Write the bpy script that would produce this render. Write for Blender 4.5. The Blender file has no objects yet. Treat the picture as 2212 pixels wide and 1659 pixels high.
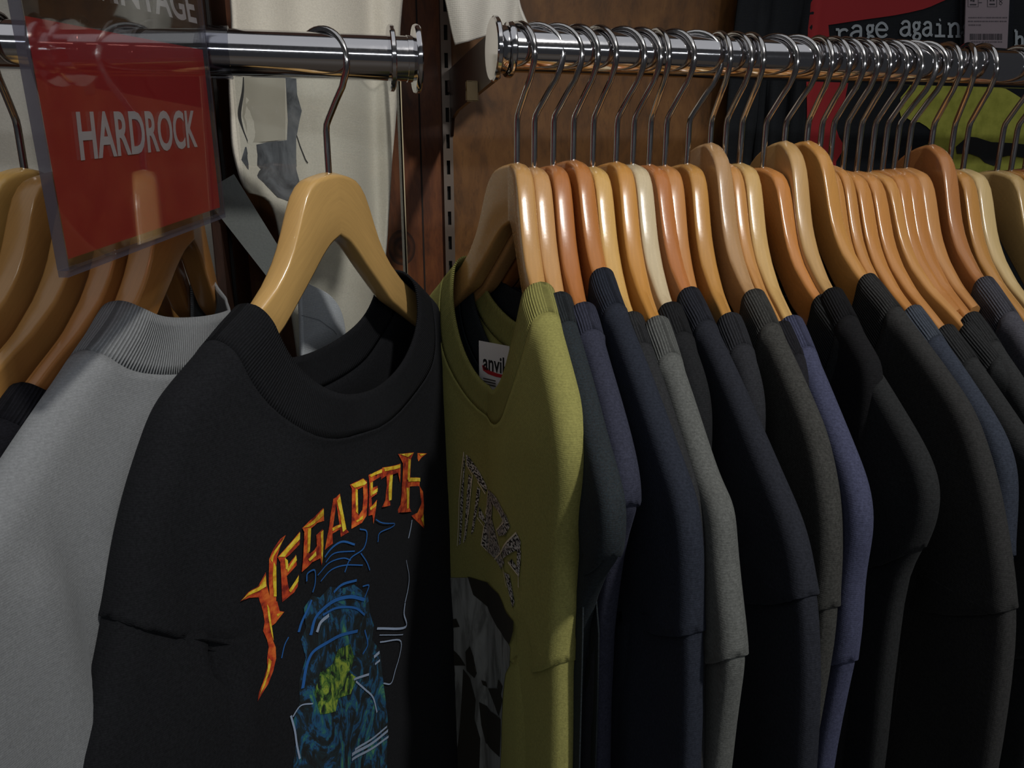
import bpy, bmesh, math, random
import numpy as np
from mathutils import Vector, Matrix

# ------------------------------------------------------------------ camera, light, exposure
C = bpy.context.scene.collection
SC = bpy.context.scene
EYE = 1.38                                  # camera height above the floor
YAW, PITCH, FPX = math.radians(14.5), math.radians(15.6), 1661.0
cam = bpy.data.cameras.new('camera'); cam_o = bpy.data.objects.new('camera', cam); C.objects.link(cam_o)
cam.sensor_width = 36; cam.lens = FPX / 2212 * 36; cam.clip_start = .01
cam_o.location = (0, 0, EYE); cam_o.rotation_euler = (math.pi/2 - PITCH, 0, -YAW)
SC.camera = cam_o
SC.view_settings.view_transform = 'Standard'; SC.view_settings.look = 'None'
SC.view_settings.gamma = 1; SC.view_settings.use_curve_mapping = False
SC.view_settings.exposure = 0.0

w = bpy.data.worlds.new('world'); SC.world = w; w.use_nodes = True
w.node_tree.nodes['Background'].inputs[0].default_value = (.66, .68, .74, 1)
w.node_tree.nodes['Background'].inputs[1].default_value = .038

def lamp(name, kind, loc, target, power, color=(1, .95, .88), **kw):
    l = bpy.data.lights.new(name, kind); o = bpy.data.objects.new(name, l); C.objects.link(o)
    o.location = loc
    o.rotation_euler = (Vector(target) - Vector(loc)).to_track_quat('-Z', 'Y').to_euler()
    l.energy = power; l.color = color
    for k, v in kw.items(): setattr(l, k, v)
    return o
# unseen key spot over the shopper's right shoulder, its cone shaped to darken the corners, an area light added overhead for soft fill and rail reflections, rows of tubes further back in the shop
lamp('key_spot', 'SPOT', (.46, -.52, EYE + 1.08), (.15, .40, EYE - .02), 58, (1, .96, .90), spot_size=math.radians(43), spot_blend=1.0, shadow_soft_size=.045)
lamp('ceiling_fill', 'AREA', (.15, -.25, EYE + 1.28), (.15, -.25, 0), 5.6, (.95, .97, 1), shape='RECTANGLE', size=2.6, size_y=1.7)
lamp('tube_row', 'AREA', (.2, -4.2, EYE + .95), (.2, .5, EYE), 30, (.92, .96, 1), shape='RECTANGLE', size=5.0, size_y=.12)

# ------------------------------------------------------------------ pixel helper (2212 x 1659 frame)
_fw = np.array([math.sin(YAW)*math.cos(PITCH), math.cos(YAW)*math.cos(PITCH), -math.sin(PITCH)])
_rt = np.array([math.cos(YAW), -math.sin(YAW), 0]); _up = np.cross(_rt, _fw)
def ray(px, py): return _fw + _rt*(px-1106)/FPX - _up*(py-829.5)/FPX
def at(px, py, Y):
    d = ray(px, py); p = d*Y/d[1]; return Vector((p[0], p[1], p[2] + EYE))
def atx(px, py, Y): return at(px, py, Y).x

# ------------------------------------------------------------------ colour / material helpers
def lin(h):
    h = h.lstrip('#'); c = [int(h[i:i+2], 16)/255 for i in (0, 2, 4)]
    return tuple(((v+.055)/1.055)**2.4 if v > .04045 else v/12.92 for v in c) + (1,)
class NT:
    def __init__(s, name):
        s.m = bpy.data.materials.new(name); s.m.use_nodes = True; s.t = s.m.node_tree
        s.b = s.t.nodes['Principled BSDF']; s.out = s.t.nodes['Material Output']
    def n(s, kind, **kw):
        x = s.t.nodes.new(kind)
        for k, v in kw.items(): setattr(x, k, v)
        return x
    def l(s, a, b): s.t.links.new(a, b)
    def math(s, op, a, b=None, c=None):
        x = s.n('ShaderNodeMath', operation=op)
        for i, v in enumerate((a, b, c)):
            if v is None: continue
            if isinstance(v, (int, float)): x.inputs[i].default_value = v
            else: s.l(v, x.inputs[i])
        return x.outputs[0]
    def mix(s, f, a, b):
        x = s.n('ShaderNodeMix', data_type='RGBA')
        if isinstance(f, (int, float)): x.inputs[0].default_value = f
        else: s.l(f, x.inputs[0])
        for i, v in ((6, a), (7, b)):
            if isinstance(v, tuple): x.inputs[i].default_value = v
            else: s.l(v, x.inputs[i])
        return x.outputs[2]
    def noise(s, vec, scale, detail=3, rough=.55, dist=0):
        x = s.n('ShaderNodeTexNoise'); x.inputs['Scale'].default_value = scale; x.inputs['Detail'].default_value = detail
        x.inputs['Roughness'].default_value = rough; x.inputs['Distortion'].default_value = dist
        if vec is not None: s.l(vec, x.inputs['Vector'])
        return x.outputs['Fac']
    def mapping(s, src, scale=(1, 1, 1), loc=(0, 0, 0), rot=(0, 0, 0)):
        tc = s.n('ShaderNodeTexCoord'); m = s.n('ShaderNodeMapping')
        m.inputs['Scale'].default_value = scale; m.inputs['Location'].default_value = loc; m.inputs['Rotation'].default_value = rot
        s.l(tc.outputs[src], m.inputs['Vector']); return m.outputs[0]
    def ramp(s, f, stops):
        r = s.n('ShaderNodeValToRGB'); cr = r.color_ramp
        while len(cr.elements) < len(stops): cr.elements.new(.5)
        for e, (p, c) in zip(cr.elements, stops): e.position = p; e.color = c
        s.l(f, r.inputs[0]); return r.outputs[0]
    def bump(s, h, strength, dist):
        b = s.n('ShaderNodeBump'); b.inputs['Strength'].default_value = strength; b.inputs['Distance'].default_value = dist
        s.l(h, b.inputs['Height']); s.l(b.outputs[0], s.b.inputs['Normal']); return b
    def set(s, **kw):
        for k, v in kw.items():
            i = s.b.inputs[k.replace('_', ' ')]
            if isinstance(v, (int, float, tuple)): i.default_value = v
            else: s.l(v, i)
_mc = {}
def shade(c, f): return tuple(min(1, v*f) for v in c[:3]) + (1,)
def plain(name, col, rough=.5, metal=0, **kw):
    if name in _mc: return _mc[name]
    t = NT(name); t.set(Base_Color=lin(col) if isinstance(col, str) else col, Roughness=rough, Metallic=metal, **kw)
    _mc[name] = t.m; return t.m
def wood_mat(col, rough=.3, grain=.2):
    k = ('wood', col)
    if k in _mc: return _mc[k]
    t = NT('hanger_wood'); c = lin(col)
    v = t.mapping('UV', (14, 160, 1)); f = t.noise(v, 3.0, 5, .6, .6)
    v2 = t.mapping('Object', (30, 30, 30)); f2 = t.noise(v2, 1.2, 2)
    base = t.mix(f, shade(c, 1-grain), shade(c, 1+grain))
    base = t.mix(t.math('MULTIPLY', f2, .35), base, shade(c, .72))
    v3 = t.mapping('Object', (160, 160, 160)); f3 = t.noise(v3, 3, 3)
    t.set(Base_Color=base, Roughness=t.math('MULTIPLY_ADD', f3, .12, rough-.06), Coat_Weight=.45, Coat_Roughness=.16)
    t.bump(t.math('ADD', f3, t.math('MULTIPLY', f, .4)), .06, .0006)
    _mc[k] = t.m; return t.m
def cloth_mat(col, heather=.22, knit=.0011, rib=False, tint=None, fuzz=.25, key=None):
    k = ('cloth', col, heather, rib, tint, key)
    if k in _mc: return _mc[k]
    t = NT('rib_knit' if rib else 'jersey_knit'); c = lin(col)
    v = t.mapping('Object', (1, 1, 1))
    f = t.noise(v, 1500, 3, .7); f2 = t.noise(v, 60, 3, .6); f3 = t.noise(v, 700, 4, .8)
    f3 = t.math('MULTIPLY_ADD', t.math('SUBTRACT', f3, .5), 3.0, .5); f3 = t.math('MAXIMUM', t.math('MINIMUM', f3, 1), 0)
    base = t.mix(f3, shade(c, 1-heather*1.7), shade(c, 1+heather*2.2))
    if tint: base = t.mix(t.math('MULTIPLY', t.math('GREATER_THAN', f, .56), .6), base, lin(tint))
    base = t.mix(t.math('MULTIPLY', f2, .3), base, shade(c, .78))
    tc = t.n('ShaderNodeTexCoord'); sp = t.n('ShaderNodeSeparateXYZ'); t.l(tc.outputs['UV'], sp.inputs[0])
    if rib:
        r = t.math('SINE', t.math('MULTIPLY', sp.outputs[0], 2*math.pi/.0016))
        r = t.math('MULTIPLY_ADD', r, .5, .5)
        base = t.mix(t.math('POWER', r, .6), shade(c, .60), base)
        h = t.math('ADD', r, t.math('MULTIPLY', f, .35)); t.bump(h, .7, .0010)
    else:
        a = t.math('SINE', t.math('MULTIPLY', sp.outputs[0], 2*math.pi/knit))
        b = t.math('SINE', t.math('MULTIPLY', sp.outputs[1], 2*math.pi/(knit*1.1)))
        kk = t.math('MULTIPLY_ADD', t.math('ADD', t.math('MULTIPLY', a, .35), t.math('MULTIPLY', b, .65)), .5, .5)
        base = t.mix(t.math('MULTIPLY', kk, .28), base, shade(c, .62))
        h = t.math('ADD', kk, t.math('MULTIPLY', f3, 1.2)); t.bump(h, .22, .0005)
    t.set(Base_Color=base, Roughness=.95, Sheen_Weight=fuzz, Sheen_Roughness=.5, Specular_IOR_Level=.12)
    if 'Sheen Tint' in t.b.inputs: t.b.inputs['Sheen Tint'].default_value = shade(c, 2.2)
    _mc[k] = t.m; return t.m

def chrome():
    if 'chrome' in _mc: return _mc['chrome']
    t = NT('chrome'); v = t.mapping('Object', (90, 90, 90)); f = t.noise(v, 6, 5, .7)
    t.set(Base_Color=(.70, .69, .71, 1), Metallic=1.0, Roughness=t.math('MULTIPLY_ADD', f, .10, .05))
    _mc['chrome'] = t.m; return t.m
CHROME = chrome()
HOOK = plain('hook_steel', (.62, .60, .59, 1), .13, 1.0)

# ------------------------------------------------------------------ mesh helpers
def mesh_obj(name, verts, faces, mat, parent=None, smooth=True, uv=None, loc=None):
    me = bpy.data.meshes.new(name); me.from_pydata([tuple(map(float, v)) for v in verts], [], [tuple(map(int, f)) for f in faces]); me.update()
    if uv is not None:
        l = me.uv_layers.new(name='UVMap')
        idx = np.empty(len(me.loops), dtype=np.int32); me.loops.foreach_get('vertex_index', idx)
        l.data.foreach_set('uv', np.asarray(uv, dtype=np.float32)[idx].ravel())
    if smooth: me.polygons.foreach_set('use_smooth', [True]*len(me.polygons))
    if mat is not None: me.materials.append(mat)
    o = bpy.data.objects.new(name, me); C.objects.link(o)
    if parent is not None: o.parent = parent
    if loc is not None: o.location = loc
    return o
def empty(name, loc, rz=0.0):
    o = bpy.data.objects.new(name, None); C.objects.link(o); o.location = loc; o.rotation_euler = (0, 0, rz)
    o.empty_display_size = .02; return o
def tag(o, label=None, cat=None, group=None, kind=None):
    for k, v in (('label', label), ('category', cat), ('group', group), ('kind', kind)):
        if v: o[k] = v
    return o
def bm_obj(name, bm, mat, parent=None, smooth=False):
    bmesh.ops.recalc_face_normals(bm, faces=bm.faces[:])
    me = bpy.data.meshes.new(name); bm.to_mesh(me); bm.free()
    if smooth: me.polygons.foreach_set('use_smooth', [True]*len(me.polygons))
    if mat is not None: me.materials.append(mat)
    o = bpy.data.objects.new(name, me); C.objects.link(o)
    if parent is not None: o.parent = parent
    return o
def box(bm, lo, hi, bevel=0):
    r = bmesh.ops.create_cube(bm, size=1); vs = r['verts']
    for v in vs: v.co = Vector([(a+b)/2 + c*(b-a) for a, b, c in zip(lo, hi, v.co)])
    if bevel:
        es = list({e for v in vs for e in v.link_edges})
        bmesh.ops.bevel(bm, geom=es, offset=bevel, segments=2, affect='EDGES')
def tube_data(pts, rad, seg=10, cap=True):
    P = [Vector(p) for p in pts]; n = len(P); vs = []; fs = []; prev = None
    for i, p in enumerate(P):
        t = (P[min(i+1, n-1)] - P[max(i-1, 0)]).normalized()
        if prev is None:
            a = Vector((0, 0, 1)) if abs(t.z) < .9 else Vector((1, 0, 0)); u = t.cross(a).normalized()
        else: u = (prev - t*prev.dot(t)).normalized()
        prev = u; v = t.cross(u); r = rad(i/(n-1)) if callable(rad) else rad
        for k in range(seg):
            an = 2*math.pi*k/seg; vs.append(p + u*r*math.cos(an) + v*r*math.sin(an))
    for i in range(n-1):
        for k in range(seg):
            fs.append((i*seg+k, i*seg+(k+1) % seg, (i+1)*seg+(k+1) % seg, (i+1)*seg+k))
    if cap: fs.append(tuple(range(seg-1, -1, -1))); fs.append(tuple((n-1)*seg+k for k in range(seg)))
    return vs, fs
def tube(name, pts, rad, mat, parent=None, seg=10):
    v, f = tube_data(pts, rad, seg); return mesh_obj(name, v, f, mat, parent)
def lathe_x(name, prof, mat, parent=None, seg=48, loc=None):     # profile of (x, radius) turned about the x axis
    vs = []; fs = []; n = len(prof)
    for x, r in prof:
        for k in range(seg):
            a = 2*math.pi*k/seg; vs.append((x, r*math.cos(a), r*math.sin(a)))
    for i in range(n-1):
        for k in range(seg): fs.append((i*seg+k, i*seg+(k+1) % seg, (i+1)*seg+(k+1) % seg, (i+1)*seg+k))
    fs.append(tuple(range(seg))); fs.append(tuple((n-1)*seg+k for k in range(seg-1, -1, -1)))
    o = mesh_obj(name, vs, fs, mat, parent, True, None, loc)
    o.data.set_sharp_from_angle(angle=math.radians(35)); return o
def solidify(o, th, off=-1):
    m = o.modifiers.new('thickness', 'SOLIDIFY'); m.thickness = th; m.offset = off; return o
def smoothstep(x): x = np.clip(x, 0, 1); return x*x*(3-2*x)
def text_polys(s, bold=0.0):
    """flat outline of a word as (verts, faces) normalised to a unit box"""
    cu = bpy.data.curves.new('txt', 'FONT'); cu.body = s; cu.resolution_u = 4; cu.offset = bold
    o = bpy.data.objects.new('txt', cu); C.objects.link(o)
    dg = bpy.context.evaluated_depsgraph_get(); dg.update()
    me = bpy.data.meshes.new_from_object(o.evaluated_get(dg))
    v = np.array([tuple(x.co)[:2] for x in me.vertices]); f = [tuple(p.vertices) for p in me.polygons]
    bpy.data.objects.remove(o); bpy.data.curves.remove(cu); bpy.data.meshes.remove(me)
    v = (v - v.min(0)) / (v.max(0) - v.min(0)); return v, f
def stroke(pts, wd):
    """polyline -> list of quads, one ribbon"""
    P = [np.array(p, float) for p in pts]; n = len(P); L = []; R = []
    for i in range(n):
        t = P[min(i+1, n-1)] - P[max(i-1, 0)]; t /= (np.linalg.norm(t)+1e-9); nn = np.array([-t[1], t[0]])
        ww = wd(i/(n-1)) if callable(wd) else wd
        L.append(P[i]+nn*ww/2); R.append(P[i]-nn*ww/2)
    return [[L[i], L[i+1], R[i+1], R[i]] for i in range(n-1)]
def print_obj(name, polys, fmap, mat, parent, maxlen=.006):
    """2-D polygons laid on a curved cloth surface through fmap(s, t) -> local point"""
    bm = bmesh.new()
    for p in polys:
        vs = [bm.verts.new((q[0], q[1], 0)) for q in p]
        try: bm.faces.new(vs)
        except ValueError: pass
    bmesh.ops.triangulate(bm, faces=bm.faces[:])
    for _ in range(7):
        es = [e for e in bm.edges if e.calc_length() > maxlen]
        if not es: break
        bmesh.ops.subdivide_edges(bm, edges=es, cuts=1)
        bmesh.ops.triangulate(bm, faces=[f for f in bm.faces if len(f.verts) > 3])
    co = np.array([v.co[:2] for v in bm.verts]); 
    uvl = bm.loops.layers.uv.new('UVMap')
    for f in bm.faces:
        for l in f.loops: l[uvl].uv = l.vert.co[:2]
    P = fmap(co[:, 0], co[:, 1])
    for v, p in zip(bm.verts, P): v.co = Vector(p)
    me = bpy.data.meshes.new(name); bm.to_mesh(me); bm.free(); me.materials.append(mat)
    me.polygons.foreach_set('use_smooth', [True]*len(me.polygons))
    o = bpy.data.objects.new(name, me); C.objects.link(o); o.parent = parent; return o

# ------------------------------------------------------------------ the setting
YR, ZR = .50, EYE + .0715          # right rail: distance and height of its axis
ZL = EYE + .0642                   # left rail axis
YW = .80                           # back wall
def wall_mat(c0, c1, c2, sx, knot=None):
    t = NT('stained_wood'); v = t.mapping('Object', (sx, 1, 2.2))
    f = t.noise(v, 9, 6, .62, .5); v2 = t.mapping('Object', (sx*4, 1, 5)); f2 = t.noise(v2, 16, 4, .7)
    v3 = t.mapping('Object', (3, 1, 2)); f3 = t.noise(v3, 2.3, 3)
    c = t.ramp(f, [(.25, lin(c0)), (.5, lin(c1)), (.78, lin(c2))])
    c = t.mix(t.math('MULTIPLY', t.math('GREATER_THAN', f2, .6), .28), c, lin(c0))
    c = t.mix(t.math('MULTIPLY', f3, .45), c, lin(c0))
    if knot:
        tc = t.n('ShaderNodeTexCoord'); sp_ = t.n('ShaderNodeSeparateXYZ'); t.l(tc.outputs['Object'], sp_.inputs[0])
        dx_ = t.math('MULTIPLY', t.math('SUBTRACT', sp_.outputs[0], knot[0]), 1/.014); dz_ = t.math('MULTIPLY', t.math('SUBTRACT', sp_.outputs[2], knot[1]), 1/.018)
        rr_ = t.math('SQRT', t.math('ADD', t.math('MULTIPLY', dx_, dx_), t.math('MULTIPLY', dz_, dz_)))
        c = t.mix(t.math('MULTIPLY', t.math('LESS_THAN', rr_, 1), t.math('MULTIPLY_ADD', t.math('SINE', t.math('MULTIPLY', rr_, 15)), .25, .55)), c, lin('#1c0c06'))
    t.set(Base_Color=c, Roughness=.52, Specular_IOR_Level=.35); t.bump(f2, .12, .001); return t.m
XB = atx(963, 200, YW)
bm = bmesh.new(); box(bm, (XB+.0004, YW, 0), (1.9, YW+.02, 2.7))
tag(bm_obj('wall_back', bm, wall_mat('#402912', '#724a22', '#8e6232', 5)), kind='structure')
kn = at(868, 535, YW)
bm = bmesh.new(); box(bm, (-1.9, YW, 0), (XB, YW+.02, 2.7))
tag(bm_obj('wall_left', bm, wall_mat('#3c1f0f', '#6e3c1c', '#885229', 9, (kn.x, kn.z))), kind='structure')
bm = bmesh.new(); xs_ = atx(908, 300, YW); box(bm, (xs_-.0008, YW-.0006, 0), (xs_+.0008, YW+.001, 2.7))
tag(bm_obj('trim_1', bm, plain('plank_gap', '#1a0c06', .8)), kind='structure')
bm = bmesh.new(); box(bm, (-1.9, -3.2, -.03), (1.9, YW, 0)); tag(bm_obj('floor', bm, plain('floor_tile', '#8a7b6a', .45)), kind='structure')

# slotted upright strip
def slotted(name, x0, wd, z0, z1, y, mat, dark, pitch=.025, slot=(.004, .0135), parent=None, dpt=.006):
    a = (wd-slot[0])/2; xs = [x0, x0+a, x0+a+slot[0], x0+wd]; bm = bmesh.new()
    z = z0; zs = []
    while z < z1: zs += [z, z+slot[1]]; z += pitch
    zs.append(z)
    grid = [[bm.verts.new((x, y, zz)) for x in xs] for zz in zs]
    for i in range(len(zs)-1):
        for j in range(3):
            if i % 2 == 0 and j == 1: continue
            bm.faces.new((grid[i][j], grid[i][j+1], grid[i+1][j+1], grid[i+1][j]))
    r = bmesh.ops.extrude_face_region(bm, geom=bm.faces[:])
    for v in [g for g in r['geom'] if isinstance(g, bmesh.types.BMVert)]: v.co.y += dpt
    return bm_obj(name, bm, mat, parent)
steel = plain('painted_steel', '#75695f', .38, .6)
st = empty('slotted_channel', (XB, YW, .3))
tag(st, 'grey slotted metal wall strip between the two wooden wall panels', 'wall strip')
o = slotted('face_strip', -.0050, .010, -.1, 1.9, -.0065, steel, None, slot=(.0035, .0135), parent=st)
bm = bmesh.new(); box(bm, (-.0045, -.0005, -.1), (.0045, .0, 1.9)); bm_obj('backing', bm, plain('slot_black', '#0a0806', .8), st)

# ------------------------------------------------------------------ rails
def rail(name, x0, x1, y, z, r, label):
    e = empty(name, (x0, y, z)); tag(e, label, 'clothes rail')
    L = x1-x0
    lathe_x('tube', [(0, r), (L, r)], CHROME, e)
    return e
XL1 = atx(893, 122, YR); XR0 = atx(1090, 107, YR)
rl = rail('clothes_rail', -.62, XL1, YR, ZL, .0128, 'chrome rail on the left holding the skeleton-print and grey tees')
rl['label'] = 'polished chrome rail on the left holding the pale grey tee and fiery-lettered black tee'
L = XL1+.62
lathe_x('end_cap', [(0, .0105), (.0008, .0132), (.004, .0132), (.005, .0190), (.0062, .0196), (.0078, .0196), (.0086, .0188)], CHROME, rl, loc=(L-.005, 0, 0))
lathe_x('stop_ring', [(0, .0130), (0, .0180), (.0006, .0187), (.0026, .0187), (.0032, .0180), (.0032, .0130)], CHROME, rl, loc=(atx(846, 120, YR)+.62-.002, 0, 0))
rr = rail('clothes_rail', XR0, 1.25, YR, ZR, .0130, 'polished chrome rail on the right packed with dark tees')
lathe_x('end_cap', [(0, .0178), (.0008, .0188), (.0028, .0190), (.0036, .0182), (.0042, .0150), (.0062, .0140), (.0085, .0140)], CHROME, rr, loc=(-.0085, 0, 0))
lathe_x('collar', [(0, .0132), (.0004, .0158), (.0014, .0164), (.0034, .0164), (.0044, .0156), (.0048, .0132)], CHROME, rr, loc=(.0004, 0, 0))
# bracket of the right rail
dk = plain('bracket_brown', '#3a2a22', .35, .5)
bk = empty('rail_bracket', (XR0-.004, YR, ZR)); tag(bk, 'dark steel bracket carrying the end of the right rail', 'bracket')
dx = XB + .004 - (XR0-.004); dyy = YW-.008-YR
bm = bmesh.new()
prof = [(.0, .0125), (.0, -.0165), (.25, -.0175), (.80, -.020), (.95, -.024), (1.0, -.040), (1.0, .022), (.5, .018)]
f0 = [bm.verts.new((dx*u-.0015, .0+dyy*u, z)) for u, z in prof]; f1 = [bm.verts.new((dx*u+.0015, dyy*u, z)) for u, z in prof]
bm.faces.new(f0); bm.faces.new(f1[::-1])
for i in range(len(prof)):
    j = (i+1) % len(prof); bm.faces.new((f0[i], f0[j], f1[j], f1[i]))
bm_obj('arm', bm, dk, bk)
bm = bmesh.new(); box(bm, (dx-.004, dyy-.004, .0), (dx+.004, dyy+.006, .012), .001); bm_obj('lug', bm, dk, bk)
# strip of cream tape on the bracket
bm = bmesh.new(); p = at(1020, 198, .585); box(bm, (p.x-.0048, p.y-.0008, p.z-.0068), (p.x+.0048, p.y+.0008, p.z+.0075), .0008)
tag(bm_obj('tape_piece', bm, plain('tape', '#a8946e', .6)), 'small piece of cream tape hanging under the dark rail bracket', 'tape')

# ------------------------------------------------------------------ hangers
HS = np.array([0, .006, .012, .022, .030, .036, .041, .048, .060, .080, .10, .12, .15, .17, .20, .23])
HT = np.array([0, -.0008, -.003, -.0085, -.018, -.031, -.043, -.056, -.070, -.085, -.096, -.108, -.127, -.141, -.162, -.185])
_fs = np.linspace(0, .26, 521); _ft = np.interp(np.clip(_fs, 0, .23), HS, HT) - np.clip(_fs-.23, 0, 1)*.75
_k = np.exp(-.5*(np.arange(-12, 13)/5.0)**2); _k /= _k.sum()
_fsm = np.convolve(np.concatenate([_ft[12:0:-1], _ft, _ft[-1] - np.arange(1, 13)*.0005*.75]), _k, 'valid')
def ridge(s, e):
    s = np.abs(np.asarray(s, float)); return np.interp(s, _fs, _fsm) - _fsm[0] + e*smoothstep(s/.045)
def under(s, e):
    s = np.abs(np.asarray(s, float))
    b = np.interp(s, [0, .01, .03, .06, .11, .16, .21], [-.0430, -.0505, -.0705, -.0985, -.1270, -.150, -.176]) + e*smoothstep((s+.022)/.045)
    return np.minimum(b, ridge(s, e)-.014)
HALF = .146
def hanger_body(e, bend, thick, mat, parent, half_len=HALF):
    n = 57; q = np.linspace(-1, 1, n); ss = np.sign(q)*half_len*np.abs(q)**1.25
    rings = []; uvs = []
    sb = ss*1.0
    for i, s in enumerate(ss):
        top = np.array([s, ridge(s, e)]); bs = s*.93; bot = np.array([bs, under(bs, e)])
        d = top-bot; ln = np.linalg.norm(d); d /= ln; cr = .0011
        half = thick/2*(1-.36*smoothstep((abs(s)-.05)/.05))
        rt, rb = min(half*.6, .0028 + .0012*float(smoothstep((abs(s)-.06)/.04))), .0022; ring = []
        prof = [(-half, rb)]
        for k in range(6):                     # rounded top
            a = math.pi/2*k/5; prof.append((-half+rt-rt*math.cos(a), ln-cr-rt+rt*math.sin(a)))
        prof.append((0, ln))
        for k in range(6):
            a = math.pi/2*k/5; prof.append((half-rt+rt*math.sin(a), ln-cr-rt+rt*math.cos(a)))
        prof += [(half, rb), (half-.0006, .0006), (half-rb, 0), (-half+rb, 0), (-half+.0006, .0006)]
        mid = .5*ln; prof.insert(1, (-half, mid)); 
        for x, y in prof:
            p = bot + d*y; ring.append((p[0], x + bend*abs(s)*1.0, p[1])); uvs.append((p[0]*1.0, (y+x*1.7)))
        rings.append(ring)
    m = len(rings[0]); vs = [v for r in rings for v in r]; fs = []
    for i in range(n-1):
        for k in range(m): fs.append((i*m+k, i*m+(k+1) % m, (i+1)*m+(k+1) % m, (i+1)*m+k))
    fs.append(tuple(range(m))); fs.append(tuple((n-1)*m+k for k in range(m-1, -1, -1)))
    o = mesh_obj('body', vs, fs, mat, parent, True, uvs)
    o.data.set_sharp_from_angle(angle=math.radians(62)); return o
def hook(dz, rr_, hyaw, parent, wire=.00195):
    """crook over the rail: hook plane turned by hyaw about the post"""
    R = .0185; zc = dz + rr_ + wire*.9 - (R-wire) - wire; zc = dz + rr_ - R + wire
    zp = max(.012, dz-.0385); pts = [(0, -.012), (0, 0), (0, zp*.6), (0, zp-.004)]
    a0 = math.radians(-28); tx, tz = R*math.cos(a0), zc+R*math.sin(a0)
    pts += [(.0006, zp), (.0028, zp+.0038), (tx*.55, zp+(tz-zp)*.52), (tx*.86, zp+(tz-zp)*.80)]
    for k in range(22):
        a = a0 + (math.radians(178)-a0)*k/21; pts.append((R*math.cos(a), zc+R*math.sin(a)))
    P = []
    for q, z in pts: P.append((-q*math.cos(hyaw), -q*math.sin(hyaw), z))
    return tube('hook', P, wire, HOOK, parent, 10)
def hanger(x, ztop, yaw, hyaw, col, label, e=.01, bend=.17, thick=.0115, zrail=ZR, rr_=.0130, front=-1, y=YR, rough=.3, group='wooden hangers on the right rail', half_len=HALF):
    """local x runs along the shoulders (negative towards the shopper), local y across"""
    rz = math.radians(90-yaw); o = empty('wooden_hanger', (x, y, EYE+ztop), rz)
    tag(o, label, 'hanger', group)
    hanger_body(e, bend*(1 if front < 0 else -1), thick, wood_mat(col, rough), o, half_len)
    # hook yaw is given in the world like the hanger's
    hook(zrail-EYE-ztop, rr_, math.radians(yaw-hyaw), o)
    return o

# ------------------------------------------------------------------ tees
def seg_dist(P, A):
    """distance of points P (N,2) to polyline A (M,2)"""
    a = A[:-1][None]; b = A[1:][None]; p = P[:, None]
    ab = b-a; t = np.clip(((p-a)*ab).sum(-1)/np.maximum((ab*ab).sum(-1), 1e-12), 0, 1)
    return np.sqrt((((a+ab*t[..., None])-p)**2).sum(-1)).min(1)
def resample(pts, n, pw=1.0):
    P = np.array(pts, float); d = np.r_[0, np.cumsum(np.linalg.norm(np.diff(P, axis=0), axis=1))]
    q = np.linspace(0, 1, n)**pw*d[-1]; return np.c_[np.interp(q, d, P[:, 0]), np.interp(q, d, P[:, 1])]
def catmull(pts, k=8):
    P = [np.array(p, float) for p in pts]; P = [2*P[0]-P[1]] + P + [2*P[-1]-P[-2]]; out = []
    for i in range(1, len(P)-2):
        for j in range(k):
            t = j/k; a, b, c, d = P[i-1:i+3]
            out.append(.5*((2*b) + (c-a)*t + (2*a-5*b+4*c-d)*t*t + (-a+3*b-3*c+d)*t**3))
    out.append(P[-2]); return np.array(out)
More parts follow.
